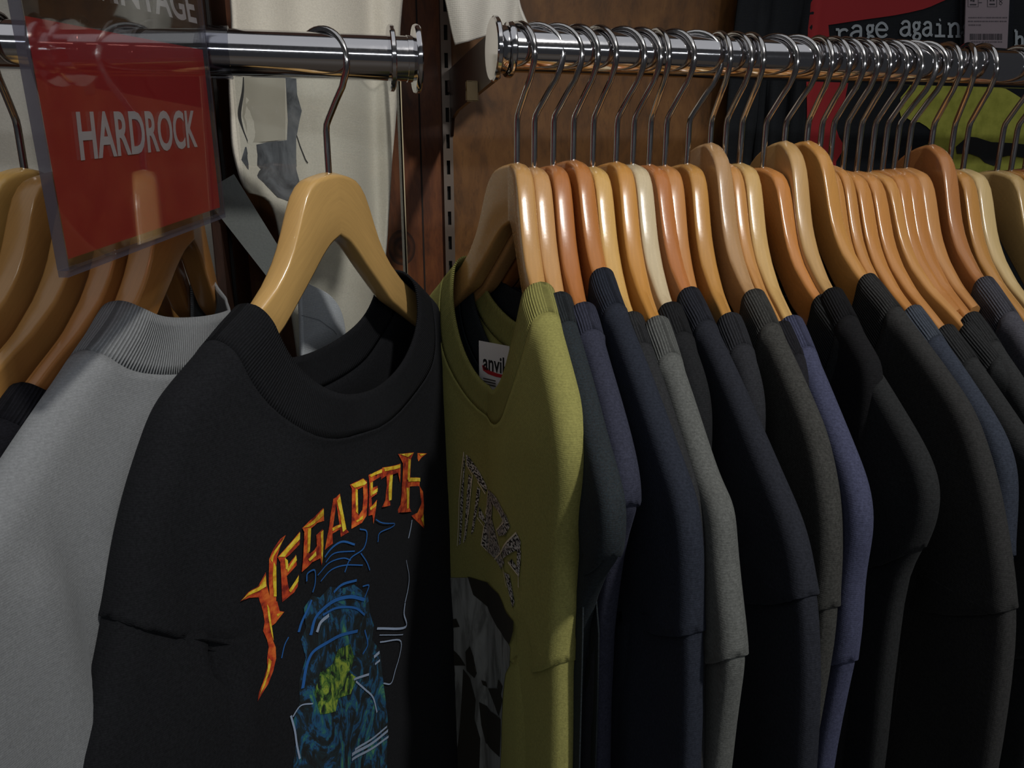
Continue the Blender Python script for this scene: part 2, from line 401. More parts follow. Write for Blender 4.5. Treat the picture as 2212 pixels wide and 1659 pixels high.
class Tee:
    def __init__(s, x, ztop, yaw, label, col, cat='t-shirt', e=.01, bend=.17, front=-1, y=YR, tip=.192, outer=((.208, -.150), (.214, -.168), (.219, -.195)), hang=None,
                 seam_t=-.245, seam_tilt=.012, sleeve_w=.062, sn=.070, band=.022, drop_f=.070, drop_b=.016, r=.0064, gf=.002, gb=.002, seed=0, amp=.0012,
                 rib=True, heather=.22, tint=None, group='tees on the right rail', bottom=-.60, lift=.0028, folds=(), collar_col=None, fuzz=.25, knit=.00095, limit=None, far=1.0, sleeve_grow=.022, name='tee_shirt'):
        s.__dict__.update(locals()); s.dsub = 0.0; s.front = front; s.rng = random.Random(seed)
        s.root = empty(name, (x, y, EYE+ztop), math.radians(90-yaw)); tag(s.root, label, cat, group)
        s.ph = [(s.rng.uniform(-60, 60), s.rng.uniform(-14, 14), s.rng.uniform(0, 6.3)) for _ in range(5)]
        tt = lambda q: float(ridge(q, e)) + lift
        q = np.linspace(.030, tip, 60)
        o = [(tip-.006, tt(tip-.006)), (tip, tt(tip))] + list(outer); la, lb = o[-1]
        full = catmull(o + (list(hang) if hang else [(la+.008, lb-.05), (la+.013, lb-.11), (la+.015, lb-.20)]) + [((hang[-1][0] if hang else la+.015), -.66)])[9:]
        R = resample(np.r_[np.c_[q, [tt(v) for v in q]], full], 420); step = np.linalg.norm(R[1]-R[0])
        sg = max(1.0, .0095/step); kk = np.exp(-.5*(np.arange(-24, 25)/min(sg, 9))**2); kk /= kk.sum()
        pad = lambda c: np.r_[2*c[0]-c[24:0:-1], c, 2*c[-1]-c[-2:-26:-1]]
        F = np.c_[np.convolve(pad(R[:, 0]), kk, 'valid'), np.convolve(pad(R[:, 1]), kk, 'valid')]
        ia = int(np.argmin(np.abs(F[:, 0]-.045))); blend = smoothstep((F[:, 0]-.045)/.04)[:, None]; F = R*(1-blend)+F*blend
        s.shape = F; s.sleeve_edge = F[np.argmax(F[:, 1] < tt(tip)+.01):]
        nk = sn+band; i0 = int(np.argmax(F[:, 0] > nk)); i1 = int(np.argmax(F[:, 1] < seam_t))
        es = float(np.interp(-seam_t, -s.sleeve_edge[:, 1], s.sleeve_edge[:, 0])); s.es = es
        inner = catmull([(es-.0005, seam_t-.0005), (es-.02, seam_t-seam_tilt*.42), (es-sleeve_w+.012, seam_t-seam_tilt*.86), (es-sleeve_w+.005, seam_t-seam_tilt-.012), (es-sleeve_w+.009, seam_t-seam_tilt-.036),
                         (es-sleeve_w+.014, seam_t-.10), (es-sleeve_w+.016, bottom)], 6)
        s.hem = inner[:13]; s.flank = inner[15:]
        ol = np.r_[[[nk, tt(nk)]], F[i0:i1], [[es, seam_t]]]
        s.outline = np.r_[resample(ol, 46), resample(inner, 26)]
        s.build()
    def neck(s, drop, ins, n):
        """half neckline from the corner on the hanger to the centre; ins = 0 at the seam, 1 at the opening"""
        a = s.sn + s.band*(1-ins); ta = float(ridge(a, s.e)) + s.lift
        tc = float(ridge(s.sn, s.e)) - drop - s.band*(1-ins)
        ph = np.linspace(0, 1, n)**1.35*math.pi/2; return np.c_[a*np.cos(ph), ta + (tc-ta)*np.sin(ph)**.9]
    def h(s, S, T):
        P = np.c_[np.abs(S), T]; d = np.maximum(0, seg_dist(P, s.shape)-.00005-s.dsub)
        k = s.r*np.maximum(0, 1-(1-np.minimum(d/s.r, 1))**2)**.44*(1 + .22*np.exp(-((np.abs(S)-s.sn-.004)/.018)**2))
        return d, k
    def disp(s, S, T, d):
        w = smoothstep((d-.004)/.05); z = np.zeros_like(S)
        for a, b, c in s.ph: z += np.sin(a*S + b*T*3 + c + 2.0*np.sin(9*T+c))
        z = z*s.amp*w/2.2
        for (fs, ft, slope, wid, dep) in s.folds:      # long soft folds: line through (fs, ft), ds/dt = slope
            u = (S - fs - slope*(T-ft)); z += dep*np.exp(-(u/wid)**2)*w*smoothstep((ft-T)/.05+.5)
        return z
    def surf(s, S, T, side, off=0.0):
        """local (x along shoulders, y across, z up); side +1 the front panel, -1 the back panel"""
        S = np.asarray(S, float); T = np.asarray(T, float); d, hh = s.h(S, T); g = (s.gf if side > 0 else s.gb)*(1-np.exp(-d/.06))
        X = side*(hh+g+off) + s.disp(S, T, d) + s.bend*np.abs(S)
        if s.limit is not None:      # the far half lies against the divider board
            a = math.radians(s.yaw); mx = (s.limit - s.x - S*math.sin(a))/math.cos(a); q = np.minimum(-X, mx - (.0 if side < 0 else .004))
            ww = smoothstep((S-.03)/.05); X = -(q*ww + (-X)*(1-ww))
        return np.c_[np.where(S > .12, .12+(S-.12)*s.far, S), X*(1 if s.front < 0 else -1), T]
    def build(s):
        K, M = len(s.outline), 20; v = np.linspace(0, 1, M)**2.1; A = s.outline
        tb = A[-1, 1]
        verts = []; uvs = []; faces = []
        for side, drop in ((1, s.drop_f), (-1, s.drop_b)):
            N = s.neck(drop, 0, 200); d = np.r_[0, np.cumsum(np.linalg.norm(np.diff(N, axis=0), axis=1))]; d /= d[-1]
            N = np.c_[np.interp(v, d, N[:, 0]), np.interp(v, d, N[:, 1])]
            w = (A[:, 1]-A[0, 1])/(tb-A[0, 1]); w = np.maximum.accumulate(w); B = np.c_[np.zeros(K), N[-1, 1] + (tb-N[-1, 1])*w]
            D = np.c_[A[-1, 0]*(1-v), np.full(M, tb)]
            u = w[:, None, None]; vv = v[None, :, None]
            P = (1-vv)*A[:, None] + vv*B[:, None] + (1-u)*N[None] + u*D[None] - ((1-u)*(1-vv)*A[0] + (1-u)*vv*B[0] + u*(1-vv)*A[-1] + u*vv*B[-1])
            for sg in (1, -1):
                S = (P[..., 0]*sg).ravel(); T = P[..., 1].ravel()
                bul = np.zeros((K, M)); bul[:3] = [[.0009], [.0007], [.0003]]
                L = s.surf(S, T, side, 0)
                PT = np.c_[np.abs(S), T]; hem = .0007*np.exp(-seg_dist(PT, s.hem)/.004); fl = np.maximum(0, seg_dist(PT, s.flank)-.0003)
                sgn_ = side*(1 if s.front < 0 else -1); mid_ = (s.disp(S, T, s.h(S, T)[0]) + s.bend*np.abs(S))*(1 if s.front < 0 else -1)
                zero = np.zeros((K, M), bool); zero[:46, 0] = True; L[zero.ravel(), 1] = mid_[zero.ravel()]
                cl = .70 + .30*smoothstep(fl/.018); cl[:0] = 1; L[:, 1] = mid_ + (L[:, 1]-mid_)*cl
                L[:, 1] += sgn_*hem*np.minimum(1, fl/.004)*np.minimum(1, np.tile(v*400, K))
                L[:, 1] += side*(1 if s.front < 0 else -1)*(bul*np.minimum(1, v*30)).ravel()
                base = len(verts); verts += [tuple(p) for p in L]; uvs += list(zip(S, T))
                for i in range(K-1):
                    for j in range(M-1):
                        q = (base+i*M+j, base+i*M+j+1, base+(i+1)*M+j+1, base+(i+1)*M+j)
                        faces.append(q if side*sg > 0 else q[::-1])
        bm = bmesh.new(); uvl = bm.loops.layers.uv.new('UVMap')
        bv = [bm.verts.new(p) for p in verts]
        for f in faces:
            try: fc = bm.faces.new([bv[i] for i in f])
            except ValueError: continue
            fc.smooth = True
            for l, i in zip(fc.loops, f): l[uvl].uv = uvs[i]
        bmesh.ops.remove_doubles(bm, verts=bm.verts[:], dist=1e-5)
        bmesh.ops.recalc_face_normals(bm, faces=bm.faces[:])
        mat = cloth_mat(s.col, s.heather, s.knit, False, s.tint, s.fuzz); s.mat = mat
        s.body = bm_obj('body', bm, mat, s.root, True); solidify(s.body, .0008, 0)
        # collar band: one closed strip round the neck opening
        nb, nn = 7, 54; cols = []
        for side, drop in ((1, s.drop_f), (-1, s.drop_b)):
            rows = [s.neck(drop, 1-k/(nb-1), nn) for k in range(nb)]
            R = np.array(rows); near = R.copy(); near[..., 0] *= -1
            half = np.concatenate([near, R[:, ::-1][:, 1:]], axis=1)      # corner -> centre -> corner
            S, T = half[..., 0].ravel(), half[..., 1].ravel()
            dc = seg_dist(np.c_[np.abs(half[:, 0, 0]), half[:, 0, 1]], s.shape); s.dsub = np.repeat(dc, half.shape[1])
            L = s.surf(S, T, side, 0).reshape(nb, -1, 3); s.dsub = 0.0; L[:, 0, 1] = L[:, -1, 1] = 0; mid_ = s.bend*np.abs(half[:, [0, -1], 0])*(1 if s.front < 0 else -1); L[:, 0, 1] = mid_[:, 0]; L[:, -1, 1] = mid_[:, 1]; cols.append((L, half))
        F, FH = cols[0]; Bk, BH = cols[1]
        loop = np.concatenate([F, Bk[:, ::-1][:, 1:-1]], axis=1); n = loop.shape[1]
        mid = loop[nb//2]; dd = np.r_[0, np.cumsum(np.linalg.norm(np.diff(mid, axis=0), axis=1))]
        vs = loop.reshape(-1, 3); fs = []; uv = [(dd[j], k*s.band/(nb-1)) for k in range(nb) for j in range(n)]
        for k in range(nb-1):
            for j in range(n):
                j2 = (j+1) % n; fs.append((k*n+j, k*n+j2, (k+1)*n+j2, (k+1)*n+j))
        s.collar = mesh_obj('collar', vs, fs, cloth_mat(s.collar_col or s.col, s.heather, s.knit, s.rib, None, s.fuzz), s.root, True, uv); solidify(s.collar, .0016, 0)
        # sleeves below the dropped shoulder seam, tucked under the hem of the cap
        E = s.sleeve_edge; tz = s.seam_t + .007 - np.r_[np.linspace(0, .02, 6), np.linspace(.03, .40, 22)]; m = 36
        for sg in (-1, 1):
            vs = []; uv = []
            for i, t in enumerate(tz):
                prog = smoothstep((s.seam_t-t)/.09); wd = s.sleeve_w + .014 + s.sleeve_grow*prog
                ca = np.cos(2*np.pi*np.arange(m)/m); sa = np.sin(2*np.pi*np.arange(m)/m)
                ds = wd/2*np.sign(ca)*np.abs(ca)**.7; tl = t - (wd/2-ds)/max(wd, .01)*s.seam_tilt*(1-.6*prog)
                eo = np.interp(-tl, -E[:, 1], E[:, 0]) - .0012; S = eo - wd/2 + ds
                d, hh = s.h(S, tl); inn = np.clip((S-(eo-wd))/.005, 0, 1); hh = np.maximum(hh - .0013*np.minimum(1, hh/.003), 0)
                hh = hh*np.sqrt(np.maximum(0, 1-(1-inn)**2)); wob = s.amp*.8*np.sin(60*S+26*tl+s.seed*1.7)*prog
                side = np.where(sa >= 0, 1.0, -1.0); gg = np.where(side > 0, s.gf, s.gb)*(1-np.exp(-d/.06))*inn**.5
                X = side*(hh+gg)*np.where(np.abs(sa) < 1e-6, 0, 1) + s.disp(S, tl, d) + wob + s.bend*S
                vs += [(sg*(.12+(a_-.12)*s.far if sg > 0 and a_ > .12 else a_), b_*(1 if s.front < 0 else -1), c_) for a_, b_, c_ in zip(S, X, tl)]; uv += [(a_, c_) for a_, c_ in zip(S, tl)]
            fs = []
            for i in range(len(tz)-1):
                for k in range(m): fs.append((i*m+k, i*m+(k+1) % m, (i+1)*m+(k+1) % m, (i+1)*m+k))
            o = mesh_obj('sleeve', vs, fs, mat, s.root, True, uv); solidify(o, .0008, 0)
    # --- locating marks on the cloth
    def st(s, px, py, side=1, n=14):
        """garment coordinates of the cloth point seen at a pixel of the photograph"""
        a = math.radians(s.yaw); es = np.array([math.sin(a), math.cos(a), 0]); sg = (-1 if s.front < 0 else 1)
        ex = np.array([math.cos(a), -math.sin(a), 0])*sg; O = np.array([s.x, s.y, s.ztop]); d = ray(px, py); X = .01
        for _ in range(n):
            k = (ex@(O+ex*X))/(ex@d); Q = d*k-O; S, T = Q@es, Q[2]; S = .12+(S-.12)/s.far if S > .12 else S
            X = .4*X + .6*float(s.surf(np.array([S]), np.array([T]), side)[0, 1])*(1 if s.front < 0 else -1)
        return (S, T)
    def poly(s, pts, side=1): return [s.st(x, y, side) for x, y in pts]
    def fmap(s, side=1, off=.0010):
        return lambda S, T: s.surf(S, T, side, off)

# ------------------------------------------------------------------ right rail: hangers and tees
B0 = 9.65
# key: x, height of the wooden top, yaw, hook yaw, wood colour, label
HG = {
 1: (.1327, .0045, -5.0, -20, '#c09258', 'tan wooden hanger at the rail end carrying the olive tee'),
 2: (.1443, .0020, -4.6, -52, '#c4945e', 'tan wooden hanger right behind the olive tee hanger'),
 3: (.1572, .0031, -4.1, -48, '#b06f3a', 'reddish-brown wooden hanger carrying the purple-navy tee'),
 4: (.1708, .0064, -6.6, -31, '#b5753c', 'reddish-brown wooden hanger carrying the navy tee with the high collar'),
 5: (.1845, .0023, -4.0, -24, '#d3a862', 'pale yellow wooden hanger next to the navy tee with the high collar'),
 6: (.2010, .0053, -2.4, -36, '#c58c44', 'honey-yellow wooden hanger carrying the washed grey tee'),
 7: (.2130, .0038, -2.4, -30, '#cdbb98', 'whitish unvarnished wooden hanger, the palest on the rail'),
 8: (.2250, .0035, -5.4, -6, '#b4713c', 'red-brown wooden hanger with a patched top carrying the blue-black tee'),
 9: (.2365, .0030, .6, -30, '#bd8249', 'orange-tan wooden hanger pressed behind the patched red-brown one'),
 10: (.2530, .0042, .5, -56, '#bd8a48', 'ochre wooden hanger left of the first tall tan hanger'),
 11: (.2695, .0179, -1.7, -1, '#b08a60', 'tall grey-tan wooden hanger carrying the charcoal-brown tee'),
 12: (.2810, .0049, -.5, -14, '#c08a4e', 'slim orange wooden hanger half hidden by the tall grey-tan one'),
 13: (.2930, .0046, 1.1, -3, '#c9a468', 'pale wooden hanger carrying the indigo tee'),
 14: (.3115, .0018, -6.1, -30, '#c08145', 'orange wooden hanger carrying the wrinkled black tee'),
 15: (.3270, .0196, 1.0, -37, '#bd9762', 'tall pale wooden hanger between two orange hangers'),
 16: (.3448, .0198, -7.2, -2, '#bf8a4a', 'tall orange wooden hanger carrying the big charcoal tee'),
 17: (.3560, .0030, -1.5, -10, '#b98246', 'wooden hanger hidden behind the tall orange one, only its hook showing'),
 18: (.3655, .0030, -1.5, -18, '#b98246', 'second wooden hanger behind the tall orange one, left of the slate-blue tee hanger'),
 19: (.3767, -.0005, -3.4, -16, '#bd8346', 'orange wooden hanger carrying the slate-blue tee'),
 20: (.3885, -.0010, -4.1, -9, '#be8448', 'second of three evenly spaced orange hangers, right of the slate-blue tee hanger'),
 21: (.3999, -.0014, -7.6, -19, '#c08a4c', 'third of three evenly spaced orange hangers, left of the tall brown one'),
 22: (.4105, .0000, -3.0, -26, '#b87d42', 'orange wooden hanger tucked behind the third evenly spaced one'),
 23: (.4205, .0009, -.1, -44, '#b67b42', 'brown-orange wooden hanger just left of the tall brown one'),
 24: (.4310, .0015, .5, -30, '#bd8750', 'wooden hanger tucked against the left face of the tall brown one'),
 25: (.4504, .0181, 3.6, 3, '#ab7344', 'tall brown wooden hanger carrying the purple-grey tee'),
 26: (.4690, .0009, 2.8, 20, '#b98648', 'orange wooden hanger just right of the tall brown one'),
 27: (.4820, .0006, 3.5, 5, '#cbb07c', 'pale cream wooden hanger near the right edge of the photo'),
 28: (.5140, -.0005, -1.0, -10, '#bfa06a', 'pale wooden hanger with a broad visible face at the right edge'),
 29: (.5270, -.0005, -1.0, -12, '#b5803f', 'orange wooden hanger behind the pale one at the right edge'),
 30: (.5400, .0006, -1.0, -14, '#9a5f38', 'reddish wooden hanger cut by the right edge, second last'),
 31: (.5520, .0006, -1.0, -14, '#9a6a40', 'last wooden hanger cut by the right edge of the photo'),
}
for k, (x, zt, yw, hy, col, lab) in HG.items():
    hanger(x, zt, yw, hy, col, lab, e=(0 if zt > .012 else .010), thick=.0115 if k not in (17, 18, 12) else .0088, rough=.26 if k % 3 else .32, half_len=.130 if k == 1 else .100 if k in (9, 17, 18, 22, 24) else .122 if k in (7, 10, 12, 15) else HALF)

def tee(k, label, col, **kw):
    x, zt, yw = HG[k][:3]; kw.setdefault('e', 0 if zt > .012 else .010); kw.setdefault('seed', k)
    return Tee(x, zt, yw, label, col, **kw)
T = {}
T[1] = tee(1, 'olive green tee with grey photo print, first on the right rail', '#8f8c52', gf=.016, gb=.001, r=.0075, drop_f=.078, drop_b=.040, tip=.150, seam_t=-.262, sleeve_w=.052, sn=.074,
           outer=((.164, -.130), (.1665, -.150), (.160, -.185), (.155, -.225)), hang=[(.155, -.262), (.158, -.31), (.160, -.40)], heather=.14, amp=.0008, fuzz=.3)
T[2] = tee(2, 'dark teal heather tee hanging directly behind the olive one', '#2a2e31', tint='#2e3f49', tip=.185, outer=((.198, -.146), (.200, -.162), (.196, -.180)), hang=[(.176, -.20), (.146, -.26), (.138, -.34)], seam_t=-.176, sn=.078, sleeve_w=.045)
T[3] = tee(3, 'purple-navy tee third from the rail end', '#353745', tip=.172, outer=((.186, -.144), (.189, -.156)), hang=[(.178, -.176), (.168, -.20), (.160, -.265), (.160, -.33)], seam_t=-.156, sn=.088, band=.020, sleeve_w=.045)
T[4] = tee(4, 'navy tee whose ribbed collar stands highest, fourth from the rail end', '#282c36', sn=.068, band=.026, tip=.192, outer=((.206, -.154), (.214, -.175), (.218, -.200)), hang=[(.224, -.228), (.229, -.27), (.230, -.35)], seam_t=-.210, seam_tilt=.016, folds=((-.17, -.16, -.25, .014, .003),))
T[5] = tee(5, 'charcoal tee showing only a sliver between the navy and washed grey tees', '#2c2d2f', sn=.096, tip=.185, outer=((.205, -.155), (.214, -.19), (.219, -.225)), seam_t=-.226)
T[6] = tee(6, 'washed mid-grey tee, the lightest in the dark row', '#5a5c5a', sn=.104, band=.025, tip=.198, outer=((.213, -.150), (.219, -.168), (.232, -.195)), hang=[(.240, -.213), (.236, -.26), (.234, -.34)], seam_t=-.212)
T[7] = tee(7, 'black tee peeking out behind the washed grey one on the whitish hanger', '#202123', sn=.092, tip=.140, outer=((.152, -.122), (.156, -.145), (.158, -.19)))
T[8] = tee(8, 'blue-black tee right of the washed grey one, with a straight sleeve seam', '#26282f', sn=.080, band=.026, tip=.196, outer=((.219, -.163), (.232, -.185)), hang=[(.238, -.20), (.248, -.25), (.252, -.34)], seam_t=-.188, seam_tilt=.014, sleeve_w=.072)
T[10] = tee(10, 'dark heather tee tucked behind the blue-black one', '#2a2b2f', sn=.103, tip=.140, outer=((.152, -.122), (.156, -.145), (.158, -.19)))
T[11] = tee(11, 'charcoal-brown brushed tee with a ribbed collar, on the tall grey-tan hanger', '#3b3b39', sn=.090, band=.026, tip=.180, outer=((.199, -.172), (.207, -.197), (.210, -.224)), hang=[(.212, -.25), (.208, -.30), (.206, -.36)], seam_t=-.228, heather=.3)
T[12] = tee(12, 'black tee hidden between the charcoal-brown and indigo tees', '#1f1f23', sn=.112, tip=.140, outer=((.152, -.122), (.156, -.145), (.158, -.19)))
T[13] = tee(13, 'indigo tee, the most purple of the row, right of the charcoal-brown one', '#41445a', sn=.108, band=.022, tip=.190, outer=((.207, -.156), (.214, -.175), (.212, -.200)), hang=[(.216, -.235), (.212, -.28), (.210, -.36)], seam_t=-.246)
T[14] = tee(14, 'wrinkled black tee right of the indigo one', '#262728', sn=.088, band=.026, tip=.184, outer=((.201, -.155), (.203, -.178), (.197, -.196)), hang=[(.190, -.22), (.192, -.28), (.196, -.36)], seam_t=-.192, seam_tilt=.024, amp=.0013, folds=((-.17, -.14, .4, .020, .0025),))
T[15] = tee(15, 'black tee of which only the dark collar shows behind the wrinkled one', '#19191b', sn=.094, tip=.140, outer=((.152, -.122), (.156, -.145), (.158, -.19)))
T[16] = tee(16, 'big charcoal tee on the tall orange hanger', '#303030', sn=.083, band=.028, tip=.178, outer=((.198, -.172), (.214, -.205)), hang=[(.226, -.24), (.232, -.29), (.234, -.36)], seam_t=-.236, sleeve_w=.075)
T[19] = tee(19, 'slate-blue tee on the right, with a lighter blue collar', '#333843', sn=.098, band=.024, tip=.180, outer=((.194, -.152), (.199, -.172), (.203, -.20)), seam_t=-.200, collar_col='#444a54')
T[20] = tee(20, 'dark grey tee just right of the slate-blue one', '#2b2c2d', sn=.114, band=.024)
T[21] = tee(21, 'dark grey tee second to the right of the slate-blue one', '#2d2e2f', sn=.112, band=.026)
T[23] = tee(23, 'charcoal tee with a narrow collar left of the purple-grey one', '#2d2e2f', sn=.108)
T[25] = tee(25, 'purple-grey tee with a broad ribbed collar at the right edge', '#46464d', sn=.088, band=.030)
T[28] = tee(28, 'dark tee on the pale hanger at the right edge', '#242426', sn=.104)

# ---- olive tee: lettering, photo print and size label
o = T[1]
def z4(*p): return [(880+x*440/2212, 940+y*440/2212) for x, y in p]
def z5(*p): return [(880+x*440/1785, 1250+y*440/1785) for x, y in p]
tsp = NT('speckled_ink'); f = tsp.noise(tsp.mapping('UV', (1, 1.8, 1)), 330, 3, .6)
tsp.set(Base_Color=tsp.mix(tsp.math('GREATER_THAN', f, .50), lin('#16140f'), lin('#cfcdc6')), Roughness=.85)
letters = [z4((632, 190), (618, 420), (590, 700), (572, 1190), (592, 1180), (618, 760), (640, 320)),
           z4((650, 205), (690, 240), (800, 400), (880, 560), (868, 620), (755, 450), (660, 320)),
           z4((680, 420), (722, 470), (690, 800), (650, 1120), (625, 1165), (650, 800)),
           z4((775, 550), (808, 590), (780, 760), (735, 1040), (705, 1080), (745, 800)), z4((795, 770), (850, 885), (862, 955), (785, 880)),
           z4((892, 590), (940, 640), (930, 900), (1000, 1180), (1030, 1270), (970, 1340), (890, 1270), (820, 1190), (850, 1000), (870, 850)),
           z4((892, 590), (975, 665), (1090, 870), (1060, 935), (985, 800), (935, 745)),
           z4((1090, 870), (1132, 990), (1082, 1080), (1010, 1095), (985, 1030), (1065, 940)),
           z4((1205, 1060), (1248, 1150), (1240, 1280), (1190, 1250), (1120, 1290), (1060, 1340), (1045, 1250)),
           z4((1210, 1260), (1250, 1250), (1245, 1400), (1228, 1520), (1205, 1420)),
           z4((1120, 1375), (1150, 1340), (1235, 1480), (1228, 1540)),
           z4((970, 1340), (1040, 1280), (1070, 1390), (1030, 1450))] + [
           z5((862, -60), (905, -40), (925, 60), (952, 200), (935, 255), (905, 130), (880, 10))]
print_obj('letter_print', [o.poly(p) for p in letters], o.fmap(1, .0011), tsp.m, o.root, .005)
lines = [z4((1205, 1055), (1045, 1255), (965, 1345)), z4((560, 1200), (580, 700), (632, 180)), z4((625, 1165), (690, 780), (725, 430), (650, 300)),
         z4((985, 1030), (1068, 942), (1000, 800)), z4((880, 1250), (820, 1190), (850, 990), (775, 890)), z4((1228, 1650), (1226, 1520), (1115, 1375)),
         z4((895, 575), (868, 850)), z4((985, 1040), (1040, 1300), (1100, 1650)), z4((895, 1270), (935, 750)), z4((780, 500), (865, 635))]
q = []
for L_ in lines: q += stroke([o.st(*p) for p in L_], .0012)
print_obj('letter_outline', q, o.fmap(1, .0014), plain('ink_cream', '#e6dcc0', .85), o.root, .005)
grey = plain('ink_grey', '#8b8c88', .9); dark = plain('ink_olive_black', '#2a261a', .9); midg = plain('ink_mid_grey', '#5d5d58', .9)
tp = NT('photo_ink'); f = tp.noise(tp.mapping('UV', (1, .35, 1)), 46, 4, .6, .7)
tp.set(Base_Color=tp.ramp(f, [(.38, lin('#6f706c')), (.52, lin('#989a96')), (.66, lin('#a9aba8'))]), Roughness=.9)
print_obj('photo_print', [o.poly(z5((350, -10), (540, -10), (610, 140), (740, 270), (850, 430), (910, 600), (905, 760), (870, 830), (850, 1000), (835, 1300), (820, 1680), (140, 1680), (240, 900), (290, 480)))], o.fmap(1, .0008), tp.m, o.root, .006)
blot = [z5((540, -20), (640, 10), (810, 130), (880, 290), (945, 370), (940, 460), (910, 570), (800, 420), (730, 285), (590, 140)),
        z5((288, 545), (380, 590), (470, 680), (520, 760), (400, 760), (265, 720)), z5((520, 640), (560, 590), (590, 680), (560, 760), (620, 830), (600, 870), (530, 800)),
        z5((500, 790), (560, 870), (610, 1060), (600, 1230), (650, 1400), (640, 1680), (430, 1680), (470, 1300), (490, 1000)),
        z5((640, 1080), (740, 1160), (830, 1230), (820, 1560), (700, 1440), (660, 1280)), z5((720, 960), (800, 960), (850, 1060), (810, 1200), (760, 1060)),
        z5((210, 1000), (300, 1110), (270, 1330), (190, 1300)), z5((320, 1200), (420, 1210), (440, 1440), (370, 1440)), z5((370, 360), (440, 350), (470, 420), (390, 430)), z5((660, 890), (700, 900), (715, 950), (675, 930)), z5((810, 880), (850, 940), (830, 1030), (800, 950)),
        z5((150, 1520), (200, 1600), (210, 1680), (140, 1680))]
for p in blot: print_obj('photo_shadow_print', [o.poly(p)], o.fmap(1, .0012), dark, o.root, .006)
# size label sewn inside the back neck
lb = empty('size_label', (0, 0, 0)); lb.parent = o.root
def lab_pt(u, v):    # u across, v down; hangs free just in front of the back panel
    s0, t0 = o.st(1075+0, 738, -1); return None
p0 = np.array(o.st(1079, 735, -1)); p1 = np.array(o.st(1104, 757, -1)); p2 = np.array(o.st(1062, 798, -1))
wd_ = .030; hh_ = .036
def labmap(S, Tt_, off=0.0):
    # label plane: local (x, y, z) around the back neck centre
    cx = .033; nk_ = o.neck(o.drop_b, 0, 60); cz = float(np.interp(-cx, -nk_[:, 0], nk_[:, 1])) + .003
    yy = float(o.surf(np.array([cx]), np.array([cz-.01]), -1)[0, 1])
    S = np.asarray(S); Tt_ = np.asarray(Tt_)
    return np.c_[cx + S*.85, yy + .0095 + off*.85 + S*.50, cz + Tt_ + .0*S]
bm = bmesh.new(); vs = [bm.verts.new(p) for p in labmap([-wd_/2, wd_/2, wd_/2, -wd_/2], [0, 0, -hh_, -hh_])]; bm.faces.new(vs)
solidify(bm_obj('label_cloth', bm, plain('label_white', '#d8d4d2', .7), o.root), .0004, 0)
o_lab = [x for x in o.root.children if x.name.startswith('label_cloth')][0]
bpy.data.objects.remove(lb)
v, f = text_polys('anvil', .02)
# seen from the front the garment's left is towards the shopper's right: mirror along x
tw, th = .021, .0125
polys = [[(-(v[i][0]-.5)*tw*-1 if False else (.5-v[i][0])*tw, -.009-th+v[i][1]*th) for i in ff] for ff in f]
print_obj('label_lettering', polys, lambda S, Q: labmap(S, Q, .0006), plain('ink_black', '#111111', .7), o_lab, .02)
sw = [[((.5-a)*tw, -.0225+b*.01) for a, b in ((-.05, .45), (0, .05), (.25, -.15), (.6, -.22), (1.05, -.2), (1.05, .05), (.7, .05), (.3, .15), (.05, .42))]]
print_obj('label_swoosh', sw, lambda S, Q: labmap(S, Q, .0006), plain('ink_red', '#b02028', .7), o_lab, .02)
fine = []
for k in range(3): fine.append([(.5*tw, -.0275-k*.002), (-.1*tw, -.0275-k*.002), (-.1*tw, -.0285-k*.002), (.5*tw, -.0285-k*.002)])
print_obj('label_fine_print', fine, lambda S, Q: labmap(S, Q, .0006), plain('ink_grey2', '#55504c', .7), o_lab, .02)

# ------------------------------------------------------------------ left rail: turned black tee and its hanger
MX, MZ, MA = .0136, -.0017, 37.0
hanger(MX, MZ, MA, -48, '#c9a264', 'pale wooden hanger turned to face the shopper, carrying the fiery-lettered black tee', e=.010, bend=-.03, thick=.0135, zrail=ZL, rr_=.0128, front=1, rough=.3, group='wooden hangers on the left rail')
m = Tee(MX, MZ, MA, 'black tee with fiery arched lettering, turned outwards on the left rail', '#1c1d20', e=.010, bend=-.03, front=1, tip=.143, sn=.078, band=.026, drop_f=.062, drop_b=.042, far=.40, sleeve_grow=.052, lift=.004,
        outer=((.150, -.120), (.164, -.143), (.177, -.172), (.187, -.200)), hang=[(.199, -.23), (.214, -.262), (.235, -.33), (.250, -.40)], seam_t=-.200, seam_tilt=.034, sleeve_w=.040, r=.011, gf=.020, gb=.012, heather=.22, group='tees on the left rail', seed=3, amp=.0016,
        folds=((.050, -.16, .02, .028, -.006), (-.095, -.15, -.06, .022, .004), (-.156, -.145, .0, .009, -.005), (-.136, -.145, .02, .010, .003), (-.02, -.16, -.5, .012, -.003)), fuzz=.3)
def z1(*p): return [(480+x*480/2212, 940+y*480/2212) for x, y in p]
def z2(*p): return [(480+x*480/2212, 1299+y*480/2212) for x, y in p]
